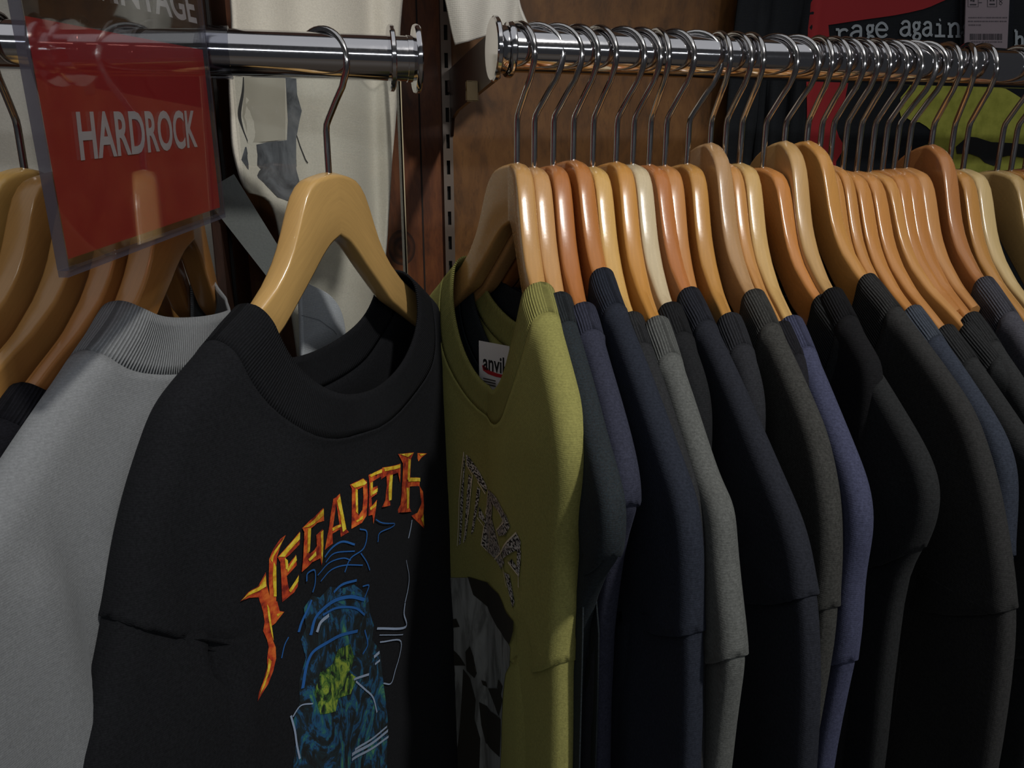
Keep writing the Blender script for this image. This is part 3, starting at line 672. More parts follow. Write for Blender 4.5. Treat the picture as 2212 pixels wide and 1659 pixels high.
fire = [z1((160, 1650), (240, 1560), (340, 1500), (390, 1410), (415, 1360), (430, 1500), (455, 1600), (470, 1664), (360, 1664), (345, 1610), (250, 1615)),
        z2((358, -4), (390, 100), (405, 200), (390, 290), (430, 380), (445, 450), (430, 560), (430, 650), (390, 800), (350, 900), (335, 990), (365, 940), (440, 820), (490, 690), (520, 560), (515, 450), (490, 390), (485, 340), (460, 270), (475, 200), (440, 50), (430, -4)),
        z2((430, -4), (440, 50), (475, 240), (510, 215), (600, 100), (555, 92), (530, -4)),
        z1((450, 1230), (490, 1130), (560, 1030), (615, 990), (560, 1110), (530, 1200), (520, 1300), (520, 1664), (460, 1664), (445, 1450)),
        z1((535, 1210), (650, 1080), (755, 955), (755, 1080), (650, 1190), (610, 1220), (625, 1300), (700, 1210), (715, 1180), (725, 1290), (625, 1400), (635, 1470), (655, 1550), (745, 1380), (735, 1500), (700, 1560), (580, 1659), (570, 1400), (560, 1260)),
        z1((780, 920), (850, 850), (990, 720), (998, 850), (930, 870), (860, 930), (850, 1050), (850, 1180), (900, 1140), (925, 1100), (920, 990), (985, 930), (990, 1100), (975, 1300), (960, 1220), (880, 1260), (775, 1360), (790, 1200), (800, 960)),
        z1((1090, 630), (1120, 615), (1110, 750), (1080, 960), (1085, 1075), (1005, 1140), (1045, 930), (1065, 780)),
        z1((1110, 620), (1155, 580), (1185, 760), (1220, 930), (1245, 962), (1165, 1010), (1150, 880), (1130, 740)),
        z1((1075, 920), (1160, 880), (1165, 930), (1070, 985)),
        z1((1255, 490), (1385, 425), (1425, 450), (1435, 600), (1420, 800), (1375, 870), (1270, 930), (1275, 720), (1275, 530), (1330, 540), (1330, 700), (1340, 800), (1380, 740), (1390, 620), (1385, 510), (1330, 540), (1275, 530)),
        z1((1440, 395), (1575, 330), (1570, 410), (1480, 460), (1485, 520), (1530, 500), (1525, 580), (1470, 620), (1475, 700), (1525, 640), (1510, 760), (1490, 880), (1480, 790), (1440, 800), (1445, 600), (1450, 480)),
        z1((1580, 320), (1760, 280), (1755, 470), (1735, 370), (1680, 390), (1675, 560), (1670, 650), (1680, 690), (1575, 715), (1610, 640), (1625, 500), (1620, 400), (1565, 440)),
        z1((1735, 185), (1895, 170), (1865, 230), (1860, 330), (1850, 560), (1850, 720), (1870, 760), (1720, 770), (1760, 690), (1775, 500), (1785, 280)),
        z1((1830, 420), (1955, 420), (1950, 505), (1830, 512)), z1((1930, 175), (2025, 180), (1970, 220), (1940, 260), (1930, 230)),
        z1((1950, 500), (1985, 560), (1995, 700), (1985, 830), (1995, 925), (1940, 870), (1870, 800), (1930, 770), (1970, 680))]
gold = [z1((540, 1205), (650, 1080), (752, 960), (750, 1030), (640, 1150), (600, 1205)), z1((600, 1215), (630, 1240), (635, 1300), (625, 1330), (610, 1330)), z1((625, 1330), (712, 1190), (720, 1240), (630, 1360)), z1((640, 1540), (740, 1390), (735, 1450), (660, 1560)),
        z1((785, 915), (988, 728), (990, 790), (840, 910)), z1((830, 920), (862, 920), (850, 1150), (825, 1170)), z1((835, 1230), (910, 1150), (915, 1190), (850, 1250)), z1((960, 960), (985, 940), (985, 1100), (975, 1270), (965, 1180)),
        z1((1120, 650), (1153, 600), (1190, 800), (1215, 930), (1180, 960), (1150, 760)), z1((1075, 920), (1160, 882), (1163, 905), (1078, 950)),
        z1((1260, 490), (1385, 430), (1420, 470), (1400, 490), (1300, 520)), z1((1305, 525), (1328, 540), (1332, 780), (1310, 760)), z1((1310, 850), (1380, 795), (1378, 830), (1320, 862)),
        z1((1445, 395), (1573, 335), (1570, 370), (1460, 415)), z1((1455, 470), (1480, 460), (1470, 600), (1455, 600)), z1((1470, 560), (1528, 520), (1525, 560), (1475, 590)), z1((1450, 720), (1515, 660), (1512, 700), (1455, 745)),
        z1((1590, 320), (1755, 285), (1752, 320), (1600, 355)), z1((1650, 392), (1678, 390), (1668, 640), (1640, 650)),
        z1((1745, 185), (1888, 174), (1830, 215)), z1((1835, 230), (1858, 240), (1845, 440), (1825, 440)), z1((1815, 520), (1843, 520), (1838, 720), (1820, 730)), z1((1832, 422), (1953, 422), (1953, 458), (1835, 460)), z1((1962, 830), (1986, 780), (1992, 905)), z1((1938, 180), (2010, 183), (1960, 205)),
        z1((168, 1640), (240, 1562), (345, 1503), (410, 1385), (415, 1500), (340, 1545), (220, 1600)), z1((455, 1225), (500, 1140), (600, 1008), (540, 1120), (490, 1200), (475, 1260)), z1((490, 1260), (515, 1300), (518, 1600), (490, 1600), (480, 1400)),
        z2((424, 20), (445, 60), (465, 200), (485, 340), (490, 385), (470, 330), (450, 230), (432, 120)), z2((440, 560), (470, 590), (445, 700), (400, 830), (352, 925), (400, 780), (430, 660)), z2((522, 120), (585, 100), (530, 150))]
tf = NT('ember_ink'); f = tf.noise(tf.mapping('UV', (1, 1, 1)), 120, 3, .6)
tf.set(Base_Color=tf.ramp(f, [(.38, lin('#7a1c10')), (.5, lin('#c2431a')), (.64, lin('#e0702a'))]), Roughness=.8)
tg = NT('gold_ink'); f = tg.noise(tg.mapping('UV', (1, 1, 1)), 200, 3, .6)
tg.set(Base_Color=tg.ramp(f, [(.36, lin('#c98a20')), (.5, lin('#e6c42a')), (.65, lin('#f0dc50'))]), Roughness=.8)
print_obj('letter_print', [m.poly(p) for p in fire], m.fmap(1, .0012), tf.m, m.root, .005)
print_obj('letter_highlight_print', [m.poly(p) for p in gold], m.fmap(1, .0016), tg.m, m.root, .005)
# plain abstract blue-green artwork below the lettering
ta = NT('artwork_ink'); f = ta.noise(ta.mapping('UV', (1, .55, 1)), 70, 6, .7, 1.6)
ta.set(Base_Color=ta.ramp(f, [(.40, lin('#0a0f12')), (.49, lin('#10262e')), (.54, lin('#154a78')), (.59, lin('#1a5a64')), (.68, lin('#4f8a5c'))]), Roughness=.85)
art = [z2((800, 60), (880, -60), (960, -40), (1060, -150), (1180, -130), (1300, -170), (1440, -60), (1460, 120), (1500, 240), (1480, 380), (1560, 480), (1580, 700), (1600, 860), (1640, 1200), (1630, 1680), (690, 1680), (720, 1400), (690, 1200), (760, 1000), (750, 800), (820, 560), (770, 380), (820, 260))]
print_obj('artwork_print', [m.poly(p) for p in art], m.fmap(1, .0009), ta.m, m.root, .006)
tl = NT('artwork_green_ink'); f = tl.noise(tl.mapping('UV', (1, .6, 1)), 130, 5, .7, 1.4)
tl.set(Base_Color=tl.ramp(f, [(.42, lin('#0c1c16')), (.50, lin('#3f6a2a')), (.62, lin('#93a83c'))]), Roughness=.85)
print_obj('artwork_green_print', [m.poly(z2((900, 900), (960, 700), (1080, 620), (1130, 480), (1260, 420), (1300, 560), (1250, 700), (1330, 760), (1260, 920), (1140, 960), (1110, 1090), (960, 1120)))], m.fmap(1, .0013), tl.m, m.root, .006)
blue = plain('ink_blue', '#1c5aa0', .85); pale = plain('ink_pale_blue', '#8f9fb8', .85); teal = plain('ink_teal', '#1f5a62', .85)
q = []
def sm(pts): return catmull([m.st(*p) for p in pts], 6)
for pts, wd in ((z2((860, 330), (920, 140), (1060, 10), (1250, -50), (1400, -20)), .0022), (z2((780, 860), (830, 600), (930, 460), (1120, 350), (1330, 290)), .0020), (z2((980, 130), (1120, 60), (1300, 60), (1400, 130)), .0014),
                (z1((1000, 1210), (1080, 1110), (1180, 1055), (1300, 1085)), .0013), (z1((930, 1390), (1040, 1270), (1180, 1220), (1260, 1240)), .0008), (z1((960, 1450), (1060, 1340), (1200, 1290), (1380, 1290)), .0008),
                (z1((1010, 1260), (1100, 1170), (1300, 1150)), .0008), (z1((1200, 1360), (1260, 1220), (1390, 1120), (1420, 960), (1350, 930)), .0009), (z1((1360, 1170), (1420, 1260), (1450, 1340)), .0008),
                (z1((1090, 1560), (1180, 1480), (1320, 1440)), .0016), (z1((820, 1450), (830, 1370), (900, 1340), (905, 1460), (880, 1560)), .0010), (z1((1380, 1500), (1440, 1490), (1420, 1560), (1400, 1610)), .0010),
                (z1((1510, 835), (1580, 870), (1700, 880), (1560, 960), (1530, 1060)), .0008), (z2((740, 300), (780, 180), (870, -20)), .0016), (z2((640, 350), (600, 430), (570, 560)), .0007),
                (z2((1400, 280), (1430, 420), (1380, 520)), .0012)):
    q += stroke(sm(pts), wd)
print_obj('artwork_blue_print', q, m.fmap(1, .0015), blue, m.root, .005)
q = []
for pts, wd in ((z1((1870, 840), (1840, 1000), (1815, 1250), (1840, 1400), (1800, 1660)), .0013), (z2((1800, 10), (1790, 120), (1805, 250), (1520, 265)), .0016), (z2((1550, 400), (1760, 395), (1700, 690), (1660, 810), (1585, 810)), .0010), (z2((1545, 330), (1780, 325)), .0006),
                (z2((1290, 770), (1440, 720)), .0016), (z2((1490, 550), (1545, 500)), .0022), (z2((1500, 620), (1550, 580)), .0016), (z2((1310, 790), (1400, 870), (1480, 950), (1520, 1100)), .0012),
                (z2((660, 1130), (700, 1280), (720, 1420), (750, 1560)), .0012), (z2((680, 1140), (760, 1030), (880, 1010)), .0009), (z2((1270, 1520), (1450, 1420), (1630, 1280)), .0022), (z2((1270, 1570), (1450, 1470), (1635, 1340)), .0018), (z2((1300, 1470), (1460, 1370), (1620, 1240)), .0016),
                (z2((920, 300), (960, 200), (1040, 130)), .0022)):
    q += stroke(sm(pts), wd)
print_obj('artwork_pale_print', q, m.fmap(1, .0017), pale, m.root, .005)

# ------------------------------------------------------------------ left rail: grey tee and the hangers beyond it
EX, EZ, EA = -.0735, -.0035, 12.0
LH = [(EX, EZ, EA, 44, '#b98247', 'orange wooden hanger carrying the pale grey tee, partly behind the red sign', .0135),
      (-.0915, -.0040, 12, 30, '#b97f45', 'wooden hanger just left of the pale grey tee hanger, under the sign corner', .0125),
      (-.1120, -.0030, 13, 0, '#b98a4e', 'broad wooden hanger carrying the dark navy tee behind the sign', .0135),
      (-.1345, -.0010, 13, 0, '#bd8c50', 'orange wooden hanger second from the left edge', .0130),
      (-.1520, .0010, 13, 4, '#c29a58', 'pale wooden hanger leftmost on the left rail', .0130)]
for x, zt, ya, hy, col, lab, tk in LH:
    hanger(x, zt, ya, hy, col, lab, e=.010, bend=.17, thick=tk, zrail=ZL, rr_=.0128, front=-1, group='wooden hangers on the left rail')
g = Tee(EX, EZ, EA, 'pale heather grey tee with a ribbed collar, left of the fiery-lettered tee', '#86898c', e=.010, bend=.17, front=-1, tip=.185, outer=((.202, -.150), (.210, -.18), (.217, -.22)), sn=.068, band=.030, drop_f=.060, drop_b=.014, lift=.003,
        seam_t=-.300, r=.0095, gf=.002, gb=.016, heather=.10, group='tees on the left rail', seed=8, amp=.0018, sleeve_w=.075, folds=((-.12, -.19, -.35, .014, -.004), (-.06, -.15, -.6, .012, -.003), (-.173, -.15, -.085, .010, -.005), (-.153, -.15, -.085, .009, .005)), fuzz=.2, limit=-.0695)
Tee(-.1120, -.0030, 13, 'dark navy tee on the left rail at the photo edge', '#1c222e', e=.010, bend=.17, tip=.18, sn=.125, band=.020, r=.0075, group='tees on the left rail', seed=9, lift=.002)
Tee(-.0915, -.0040, 12, 'black tee squeezed behind the pale grey one', '#17171c', e=.010, bend=.17, tip=.17, outer=((.185, -.145), (.192, -.17), (.195, -.20)), sn=.115, band=.018, gf=.001, gb=.001, r=.0068, group='tees on the left rail', seed=10)

# ------------------------------------------------------------------ divider board behind the grey tee
XD = -.060
bm = bmesh.new(); box(bm, (XD-.006, .577, .55), (XD, YW-.001, 2.3), .0006)
db = empty('divider_board', (0, 0, 0)); tag(db, 'dark brown upright board standing out from the wall, right of the pale grey tee', 'board')
bm_obj('board', bm, wall_mat('#1a0f0a', '#2e1a10', '#40261a', 9), db)
so = slotted('slotted_strip', -.006, .012, .70, 2.2, -.0025, plain('strip_black', '#1b1816', .4, .5), None, parent=db, dpt=.0022)
so.rotation_euler = (0, 0, math.pi/2); so.location = (XD, .628, 0)

# ------------------------------------------------------------------ cloth on the wall
class Sheet:
    """hanging cloth: distance from the wall is a function of x and z, outline given by left and right edges"""
    def __init__(s, name, label, cat, left, right, y0, y1, folds, mat, group=None, n=110, m=60, th=.003, rough=.0015, seed=1):
        s.y0, s.y1, s.folds, s.seed, s.rough = y0, y1, folds, seed, rough
        s.xa, s.xb = at(*left[0], y0).x, at(*right[0], y1).x
        L = catmull(left, 8); R = catmull(right, 8); L = resample(L, n); R = resample(R, n)
        vs = []; uv = []; fs = []
        for i in range(n):
            for j in range(m):
                q = L[i]*(1-j/(m-1)) + R[i]*(j/(m-1)); p = s.at(q[0], q[1]); vs.append(p); uv.append((p.x, p.z))
        for i in range(n-1):
            for j in range(m-1): fs.append((i*m+j, i*m+j+1, (i+1)*m+j+1, (i+1)*m+j))
        s.root = empty(name, (at(*left[0], y0))); tag(s.root, label, cat, group)
        s.o = mesh_obj('cloth', [Vector(v)-s.root.location for v in vs], fs, mat, s.root, True, uv); solidify(s.o, th, 0)
    def Y(s, x, z):
        u = (x-s.xa)/(s.xb-s.xa); y = s.y0 + (s.y1-s.y0)*u
        for c, sl, wd, dep in s.folds: y += dep*math.exp(-((x-c-sl*(z-EYE))/wd)**2)
        y += s.rough*(math.sin(95*x+20*z+s.seed) + .6*math.sin(47*z+31*x*math.sin(s.seed)))
        return y
    def at(s, px, py, off=0.0):
        y = s.y0
        for _ in range(8):
            p = at(px, py, y); y = s.Y(p.x, p.z)
        return at(px, py, y-off)
    def print(s, name, polys, mat, off=.0026, maxlen=.008):
        # pixels -> points on the cloth, refined so the ink follows the folds
        q = [[(p.x, p.z) for p in (s.at(*c) for c in poly)] for poly in polys]
        loc = s.root.location
        return print_obj(name, q, lambda X, Z: np.array([(x-loc.x, s.Y(x, z)-off-loc.y, z-loc.z) for x, z in zip(X, Z)]), mat, s.root, maxlen)
cream = cloth_mat('#dcd6c8', .05, .0008, fuzz=.15); pale_c = cloth_mat('#bdb9b0', .05, .0008, fuzz=.15)
def fx(px, y): return atx(px, 200, y)
sh = Sheet('long_sleeve_shirt', 'cream shirt with a grey print hanging on the wall behind the turned black tee', 'shirt',
           [(470, -430), (494, -80), (503, 60), (497, 170), (500, 250), (506, 330), (532, 410), (566, 424), (590, 450), (608, 530), (640, 740), (660, 900), (690, 1250)], [(900, -430), (874, -80), (862, 60), (858, 170), (850, 300), (840, 450), (826, 640), (816, 760), (806, 900), (800, 1250)], .592, .715,
           [(fx(560, .61), 0, .010, .006), (fx(650, .64), 0, .014, .010), (fx(800, .69), .02, .012, .014), (fx(835, .70), .0, .012, -.008), (fx(720, .67), 0, .02, -.006)], cream)
pg = NT('faded_grey_ink'); f = pg.noise(pg.mapping('UV', (1, .5, 1)), 60, 4, .65, .8)
pg.set(Base_Color=pg.ramp(f, [(.35, lin('#3a3c40')), (.55, lin('#6d7075')), (.75, lin('#85878a'))]), Roughness=.95)
sh.print('faded_print', [[(617, 168), (640, 168), (642, 205), (652, 240), (647, 262), (640, 300), (640, 330), (640, 365), (648, 395), (655, 425), (640, 440), (600, 425), (570, 395), (535, 365), (522, 345), (530, 318), (575, 308), (620, 303), (622, 260)]], pg.m)
sh.print('pale_block', [[(530, 160), (524, 250), (540, 309), (575, 306), (617, 302), (616, 160)]], plain('pale_block_tone', '#b4aea0', .95))  # patch slightly darker than the cream cloth around it
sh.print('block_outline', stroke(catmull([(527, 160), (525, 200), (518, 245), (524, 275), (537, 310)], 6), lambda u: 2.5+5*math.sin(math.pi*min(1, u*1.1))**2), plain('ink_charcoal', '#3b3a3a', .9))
sh.print('thin_print_lines', stroke([(640, 290), (648, 315), (660, 345), (665, 352)], 2.2) + stroke([(637, 290), (639, 340), (640, 360)], 1.6), plain('ink_charcoal', '#3b3a3a', .9))
wl = Sheet('long_sleeve_shirt', 'pale grey-white shirt hanging on the wall at the left edge, behind the sign', 'shirt',
           [(-420, -430), (-400, -80), (-380, 250), (-340, 700), (-300, 1250)], [(60, -430), (75, -80), (110, 250), (150, 700), (200, 1250)], .74, .76, [(fx(30, .74), 0, .02, .008), (fx(80, .74), .02, .012, -.006)], pale_c)
wl2 = Sheet('long_sleeve_shirt', 'off-white cloth hanging on the wall, seen through the top of the red sign', 'shirt',
           [(320, -430), (300, -80), (260, 20), (250, 200), (270, 420), (330, 1250)], [(452, -430), (452, -80), (452, 20), (455, 200), (460, 420), (500, 1250)], .75, .70, [(fx(330, .74), 0, .012, .010), (fx(400, .72), 0, .01, -.005)], cream)
sl = Sheet('hanging_sleeve', 'white crumpled sleeve hanging from above over the rail bracket', 'sleeve',
           [(900, -430), (946, -90), (966, 10), (978, 70), (985, 97)], [(1090, -430), (1112, -90), (1122, 0), (1130, 30), (1139, 50)], .690, .700, [(fx(1010, .7), .15, .012, .012), (fx(1050, .7), -.2, .010, -.010), (fx(1090, .7), .1, .010, .010)], cloth_mat('#d6d2c8', .04, .0014, fuzz=.1), rough=.004, seed=4, th=.004)
# pale grey tee sleeve resting low behind the turned tee
gs = Sheet('folded_sleeve', 'light grey sleeve with a curved seam showing inside the turned black tee collar', 'sleeve',
           [(650, 612), (648, 650), (650, 700), (652, 790)], [(662, 612), (712, 640), (738, 690), (748, 790)], .585, .590, [(fx(700, .585), 0, .02, -.010)], cloth_mat('#aab0b6', .06, .0012, fuzz=.15), th=.004)
gs.print('seam', stroke([(652, 680), (690, 690), (720, 712), (742, 740)], 2.0), plain('seam_grey', '#7d8288', .9), .003)
# grey strap
bm = bmesh.new(); a_ = at(478, 408, .572); b_ = at(603, 588, .580)
d = (b_-a_).normalized(); n = Vector((0, -1, 0)); u = d.cross(n).normalized()*.0125
quad = [a_-d*.004+u, b_+d*.002+u*.7, b_+d*.008-u*.7, a_-d*.004-u]
f0 = [bm.verts.new(p) for p in quad]; f1 = [bm.verts.new(p+Vector((0, .002, 0))) for p in quad]
bm.faces.new(f0); bm.faces.new(f1[::-1])
for i in range(4): bm.faces.new((f0[i], f0[(i+1) % 4], f1[(i+1) % 4], f1[i]))
tag(bm_obj('cloth_strap', bm, cloth_mat('#6f7473', .05, .0012)), 'grey flat strap running diagonally behind the turned hanger', 'strap')

# clear upright panel behind the turned tee
def clear(name, tint, fac=.07, rough=.03):
    if name in _mc: return _mc[name]
    t = NT(name); tr = t.n('ShaderNodeBsdfTransparent'); tr.inputs[0].default_value = tint
    gl = t.n('ShaderNodeBsdfGlossy'); gl.inputs['Roughness'].default_value = rough
    lw = t.n('ShaderNodeLayerWeight'); lw.inputs[0].default_value = .25
    mx = t.n('ShaderNodeMixShader'); t.l(t.math('MULTIPLY_ADD', lw.outputs['Fresnel'], .35, fac), mx.inputs[0])
    t.l(tr.outputs[0], mx.inputs[1]); t.l(gl.outputs[0], mx.inputs[2]); t.l(mx.outputs[0], t.out.inputs[0]); _mc[name] = t.m; return t.m
CLEAR = clear('clear_acrylic', (.96, .97, .97, 1), .03)
cp = empty('acrylic_panel', at(856, 165, .655)); tag(cp, 'clear acrylic panel standing behind the left rail end, its right edge shining', 'panel')
tl_, bl_ = at(499, 60, .580), at(520, 800, .580); tr_, br_ = at(857, 150, .655), at(822, 800, .655)
zt_, zb_ = tl_.z, bl_.z
bm = bmesh.new(); A = Vector((tl_.x, .580, 0)); Bv = Vector((tr_.x, .655, 0)); nn = Vector((Bv.y-A.y, -(Bv.x-A.x), 0)).normalized()*.0015
def slab(bm, P, Q, z0, z1, nrm):
    v = [bm.verts.new((p.x+k*nrm.x-cp.location.x, p.y+k*nrm.y-cp.location.y, z-cp.location.z)) for p in (P, Q) for z in (z0, z1) for k in (-1, 1)]
    for q in ((0, 1, 3, 2), (4, 6, 7, 5), (0, 4, 5, 1), (2, 3, 7, 6), (0, 2, 6, 4), (1, 5, 7, 3)): bm.faces.new([v[i] for i in q])
slab(bm, A, Bv, zb_, zt_, nn); bm_obj('sheet', bm, CLEAR, cp)
dd = (Bv-A).normalized()
bm = bmesh.new(); slab(bm, Bv+dd*.0002, Bv+dd*.0016, zb_, zt_-.0, nn*1.1); bm_obj('dark_edge', bm, plain('edge_dark', '#14110e', .2), cp)
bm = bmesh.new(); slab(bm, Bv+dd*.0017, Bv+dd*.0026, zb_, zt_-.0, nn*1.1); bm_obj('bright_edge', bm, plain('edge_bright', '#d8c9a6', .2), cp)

# ------------------------------------------------------------------ printed black tee on the right wall
wt = Sheet('wall_tee', 'black tee with torn red and yellow print hung flat on the right wall', 't-shirt',
           [(1660, -430), (1606, -90), (1594, 0), (1580, 120), (1562, 330), (1550, 460), (1520, 1300)], [(2560, -430), (2520, -90), (2500, 0), (2480, 120), (2460, 330), (2440, 460), (2360, 1300)], .765, .765,
           [(fx(1615, .765), .05, .006, -.008), (fx(1645, .765), .0, .006, .010), (fx(1668, .765), -.05, .008, -.008), (fx(1705, .765), .06, .009, .012), (fx(1735, .765), .0, .008, -.006), (fx(2000, .765), .1, .03, -.004)], cloth_mat('#26282b', .08, .0014, fuzz=.15), rough=.0012, n=120, m=120)
wt.print('red_print', [[(1745, -60), (2130, -60), (2041, 0), (2007, 15), (1990, 21), (1960, 28), (1929, 34), (1786, 55), (1790, 100), (1830, 175), (1822, 215), (1811, 249), (1801, 272), (1809, 296), (1822, 318), (1803, 349), (1800, 400), (1730, 400), (1738, 180)],
                        ], plain('ink_torn_red', '#a02428', .85))
yel = [(1963, 184), (1953, 198), (1942, 211), (1939, 237), (1944, 258), (1955, 255), (1969, 264), (1982, 264), (1997, 273), (2008, 283), (2001, 311), (2004, 330), (2030, 340), (2040, 420), (2300, 420), (2300, 250), (2208, 217), (2168, 192), (2100, 178), (2000, 172)]
ty = NT('torn_yellow_ink'); f = ty.noise(ty.mapping('UV', (1, 1, 1)), 70, 4, .6)
ty.set(Base_Color=ty.ramp(f, [(.35, lin('#9c9d3c')), (.6, lin('#b2b14a'))]), Roughness=.9)
wt.print('yellow_print', [yel], ty.m)
wt.print('torn_black_print', [[(2060, 317), (2085, 295), (2105, 297), (2137, 307), (2176, 309), (2240, 315), (2230, 345), (2174, 336), (2155, 340), (2143, 359), (2122, 351), (2112, 340), (2090, 332), (2062, 332)]], plain('ink_soft_black', '#232424', .9), .0032)
GL = {'r': [[(.3, 0), (.3, 1)], [(.02, 1), (.3, 1)], [(.02, 0), (.62, 0)], [(.3, .7), (.5, .95), (.8, 1), (.97, .82)]],
      'a': [[(.15, .8), (.35, 1), (.65, 1), (.8, .8), (.8, .12), (.98, .02)], [(.8, .6), (.4, .58), (.1, .4), (.1, .15), (.35, 0), (.6, .05), (.8, .28)]],
      'g': [[(.45, 1), (.72, .9), (.8, .7), (.7, .5), (.45, .4), (.2, .5), (.1, .7), (.2, .9), (.45, 1)], [(.3, .42), (.2, .28), (.4, .15), (.8, .08), (.92, -.12), (.7, -.36), (.3, -.36), (.08, -.18), (.3, .08)], [(.7, .92), (.98, 1)]],
      'e': [[(.1, .52), (.9, .52), (.85, .82), (.6, 1), (.35, .96), (.12, .72), (.1, .4), (.25, .1), (.5, 0), (.75, .05), (.94, .2)]],
      'i': [[(.5, 0), (.5, 1)], [(.15, 1), (.5, 1)], [(.03, 0), (.97, 0)], [(.44, 1.38), (.56, 1.42)]],
      'n': [[(.2, 0), (.2, 1)], [(0, 1), (.2, 1)], [(0, 0), (.4, 0)], [(.2, .72), (.45, 1), (.68, 1), (.8, .75), (.8, 0)], [(.6, 0), (1, 0)]],
      's': [[(.85, .8), (.5, 1), (.15, .8), (.5, .52), (.85, .25), (.5, 0), (.12, .2)]],
      't': [[(.4, 1.4), (.4, .2), (.6, 0), (.9, .1)], [(.1, 1), (.85, 1)]],
      'h': [[(.2, 0), (.2, 1.7)], [(0, 1.7), (.2, 1.7)], [(0, 0), (.4, 0)], [(.2, .72), (.45, 1), (.68, 1), (.8, .75), (.8, 0)], [(.6, 0), (1, 0)]]}
WORDS = ((('r', 45, 185, 450, 342), ('a', 210, 360, 455, 302), ('g', 395, 482, 432, 290), ('e', 495, 635, 425, 268)),
         (('a', 775, 905, 410, 252), ('g', 920, 1010, 402, 258), ('a', 1030, 1145, 410, 262), ('i', 1165, 1290, 415, 285), ('n', 1315, 1465, 420, 278), ('s', 1490, 1570, 425, 285), ('t', 1600, 1690, 435, 300)),
         (('t', 1900, 1990, 500, 380), ('h', 2072, 2185, 525, 425), ('e', 2210, 2320, 535, 435)))
for wd_w in WORDS:
    q = []
    for ch, x0, x1, yb, yx in wd_w:
        for pl in GL[ch]:
            pts = catmull(pl, 4) if len(pl) > 3 else resample(pl, 5)
            px = [(1792+(x0+(x1-x0)*a)*.19, (yb+(yx-yb)*b)*.19) for a, b in pts]; q += stroke(px, 5.6)
    wt.print('word_print', q, plain('ink_typewriter', '#a8aeb2', .9), .0034, .02)
# price tag in a clear sleeve
yt = .748
tg_ = empty('price_tag', at(2130, 50, yt)); tag(tg_, 'pinkish-white barcode price tag in a clear sleeve, pinned on the printed wall tee', 'price tag')
def tq(pts, dy): return [Vector(at(px, py, yt)) + Vector((0, dy, 0)) - tg_.location for px, py in pts]
def flat(name, polys, mat, dy, parent, th=.0):
    bm = bmesh.new()
    for p in polys:
        f0 = [bm.verts.new(v) for v in tq(p, dy)]; bm.faces.new(f0)
        if th:
            f1 = [bm.verts.new(v) for v in tq(p, dy+th)]; bm.faces.new(f1[::-1])
            for i in range(len(p)): bm.faces.new((f0[i], f0[(i+1) % len(p)], f1[(i+1) % len(p)], f1[i]))
    return bm_obj(name, bm, mat, parent)
flat('clear_sleeve', [[(2078, -70), (2190, -70), (2180, 112), (2076, 104)]], clear('sleeve_clear', (.9, .92, .96, 1), .05), -.003, tg_, .005)
lbl = flat('label', [[(2088, -70), (2183, -70), (2175, 105), (2083, 98)]], plain('label_pink', '#b8a3a2', .7), -.0005, tg_, .001)
q = []; rnd = random.Random(5); x = 2094
while x < 2164:
    ww = rnd.choice((.8, 1.2, 1.9)); q.append([(x, 73), (x+ww, 73), (x+ww, 86.5), (x, 86.5)]); x += ww+rnd.choice((.8, 1.1, 1.6))
flat('barcode', q, plain('ink_bar', '#4d4648', .8), -.0008, lbl)
q = []
for y_, xs in ((37, (2091, 2172)), (45, (2090, 2170)), (53, (2091, 2118)), (89.5, (2096, 2164))):
    x = xs[0]
    while x < xs[1]:
        ww = rnd.uniform(2, 6); q.append([(x, y_), (x+ww, y_), (x+ww, y_+2.6), (x, y_+2.6)]); x += ww+rnd.uniform(.8, 2)
flat('small_print', q, plain('ink_faint', '#7a6c6e', .8), -.0008, lbl)
q = stroke([(2132, -10), (2132, 15), (2152, 15), (2152, -10)], 1.2) + stroke([(2090, -8), (2090, 15), (2112, 15), (2112, -8)], 1.0) + stroke([(2113, 6), (2120, 6)], 1.6) + stroke([(2157, 8), (2161, 11), (2164, 7), (2158, 1), (2159, -4), (2163, -4), (2164, 0), (2157, 6)], 1.4)
for (x, y_) in ((2095, 2), (2100, 3), (2137, 2), (2143, 2)): q.append([(x, y_-4), (x+4, y_-4), (x+4, y_+1), (x, y_+1)])
q += [[(2136, 8), (2148, 8), (2148, 11), (2136, 11)], [(2094, 9), (2108, 9), (2108, 11.5), (2094, 11.5)]]
flat('marks', q, plain('ink_bar', '#4d4648', .8), -.0008, lbl)

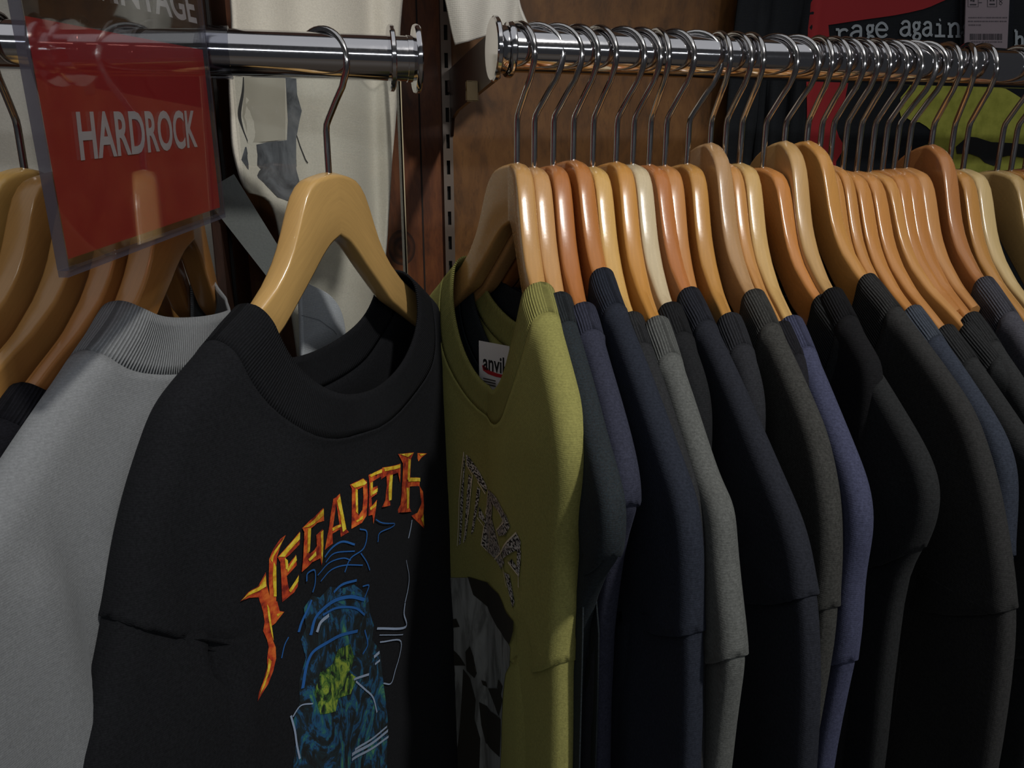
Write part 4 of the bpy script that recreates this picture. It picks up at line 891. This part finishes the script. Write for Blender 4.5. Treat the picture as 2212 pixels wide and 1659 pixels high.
# ------------------------------------------------------------------ red sign clipped on the left rail
NB, FB, NTp = at(146, 560, .329), at(474, 448, .487), at(75, 40, .329)
eu, ev = FB-NB, NTp-NB; W_, H_ = eu.length, ev.length; eu /= W_; ev = (ev - eu*ev.dot(eu)).normalized(); en = eu.cross(ev).normalized()
if en.dot(Vector((0, 0, EYE))-NB) < 0 and en.x < 0: en = -en
def sp(px, py):            # pixel -> sign plane coordinates (metres)
    d = Vector(ray(px, py)); O = Vector((0, 0, EYE)); k = (NB-O).dot(en)/d.dot(en); P = O+d*k-NB; return (P.dot(eu), P.dot(ev))
sg = empty('hanging_sign', NB); tag(sg, 'clear acrylic sign with red HARDROCK panel clipped on the left rail', 'sign')
def sq(name, polys, mat, dn, th=0.0, parent=None):
    bm = bmesh.new()
    for p in polys:
        f0 = [bm.verts.new(eu*a + ev*b + en*dn) for a, b in p]; bm.faces.new(f0)
        if th:
            f1 = [bm.verts.new(eu*a + ev*b + en*(dn-th)) for a, b in p]; bm.faces.new(f1[::-1])
            for i in range(len(p)): bm.faces.new((f0[i], f0[(i+1) % len(p)], f1[(i+1) % len(p)], f1[i]))
    return bm_obj(name, bm, mat, parent or sg)
def film(name, col, op, tint):
    t = NT(name); tr = t.n('ShaderNodeBsdfTransparent'); tr.inputs[0].default_value = tint; mx = t.n('ShaderNodeMixShader')
    t.set(Base_Color=lin(col), Roughness=.6); mx.inputs[0].default_value = op
    t.l(tr.outputs[0], mx.inputs[1]); t.l(t.b.outputs[0], mx.inputs[2]); t.l(mx.outputs[0], t.out.inputs[0]); return t.m
H2 = H_+.075
sq('acrylic_front', [[(-.0036, -.0036), (W_+.002, -.0036), (W_+.002, H2), (-.0036, H2)]], CLEAR, .0026, .0008)
sq('acrylic_back', [[(-.0036, -.0036), (W_+.002, -.0036), (W_+.002, H2), (-.0036, H2)]], CLEAR, -.0018, .0008)
ed = film('acrylic_edge', '#5d5a66', .34, (.8, .8, .85, 1))
sq('side_edge', [[(-.0052, -.0035), (-.0036, -.0035), (-.0036, H2), (-.0052, H2)], [(W_+.002, -.0036), (W_+.0028, -.0036), (W_+.0028, H2), (W_+.002, H2)]][:1], ed, .0020, .0036)
sq('far_edge', [[(W_+.002, -.0036), (W_+.0028, -.0036), (W_+.0028, H2), (W_+.002, H2)]], ed, .0020, .0036)
sq('bottom_edge', [[(-.0052, -.0060), (W_+.0028, -.0060), (W_+.0028, -.0036), (-.0052, -.0036)]], ed, .0020, .0036)
rf = sq('red_film', [[(0, 0), (W_, 0), (W_, H_*1.0), (0, H_)]], film('red_film', '#b9282d', .84, (.85, .30, .26, 1)), .0003)
gf_ = sq('dark_film', [[(0, H_), (W_, H_), (W_, H2-.002), (0, H2-.002)]], film('dark_film', '#2d2a28', .55, (.55, .53, .52, 1)), .0003)
wht = plain('ink_sign_white', '#c9c6cc', .6)
def word(sn_, c00, c10, c01, c11, bold, parent, name):
    v, f = text_polys(sn_, .022); Q = [np.array(sp(*c)) for c in (c00, c10, c01, c11)]
    P = [(1-a)*(1-b)*Q[0] + a*(1-b)*Q[1] + (1-a)*b*Q[2] + a*b*Q[3] for a, b in v]
    return sq(name, [[tuple(P[i]) for i in ff] for ff in f], wht, .0006, 0, parent)
word('HARDROCK', (172, 348), (425, 318), (160, 240), (418, 238), 0, rf, 'lettering')
word('VINTAGE', (196, -4), (424, 52), (182, -84), (412, -18), 0, gf_, 'lettering')
lathe_x('rail_clip', [(0, .0129), (0, .0142), (.0128, .0142), (.0128, .0129)], clear('clip_clear', (.72, .73, .78, 1), .10), sg, loc=Vector((atx(447, 117, YR), YR, ZL))-NB)
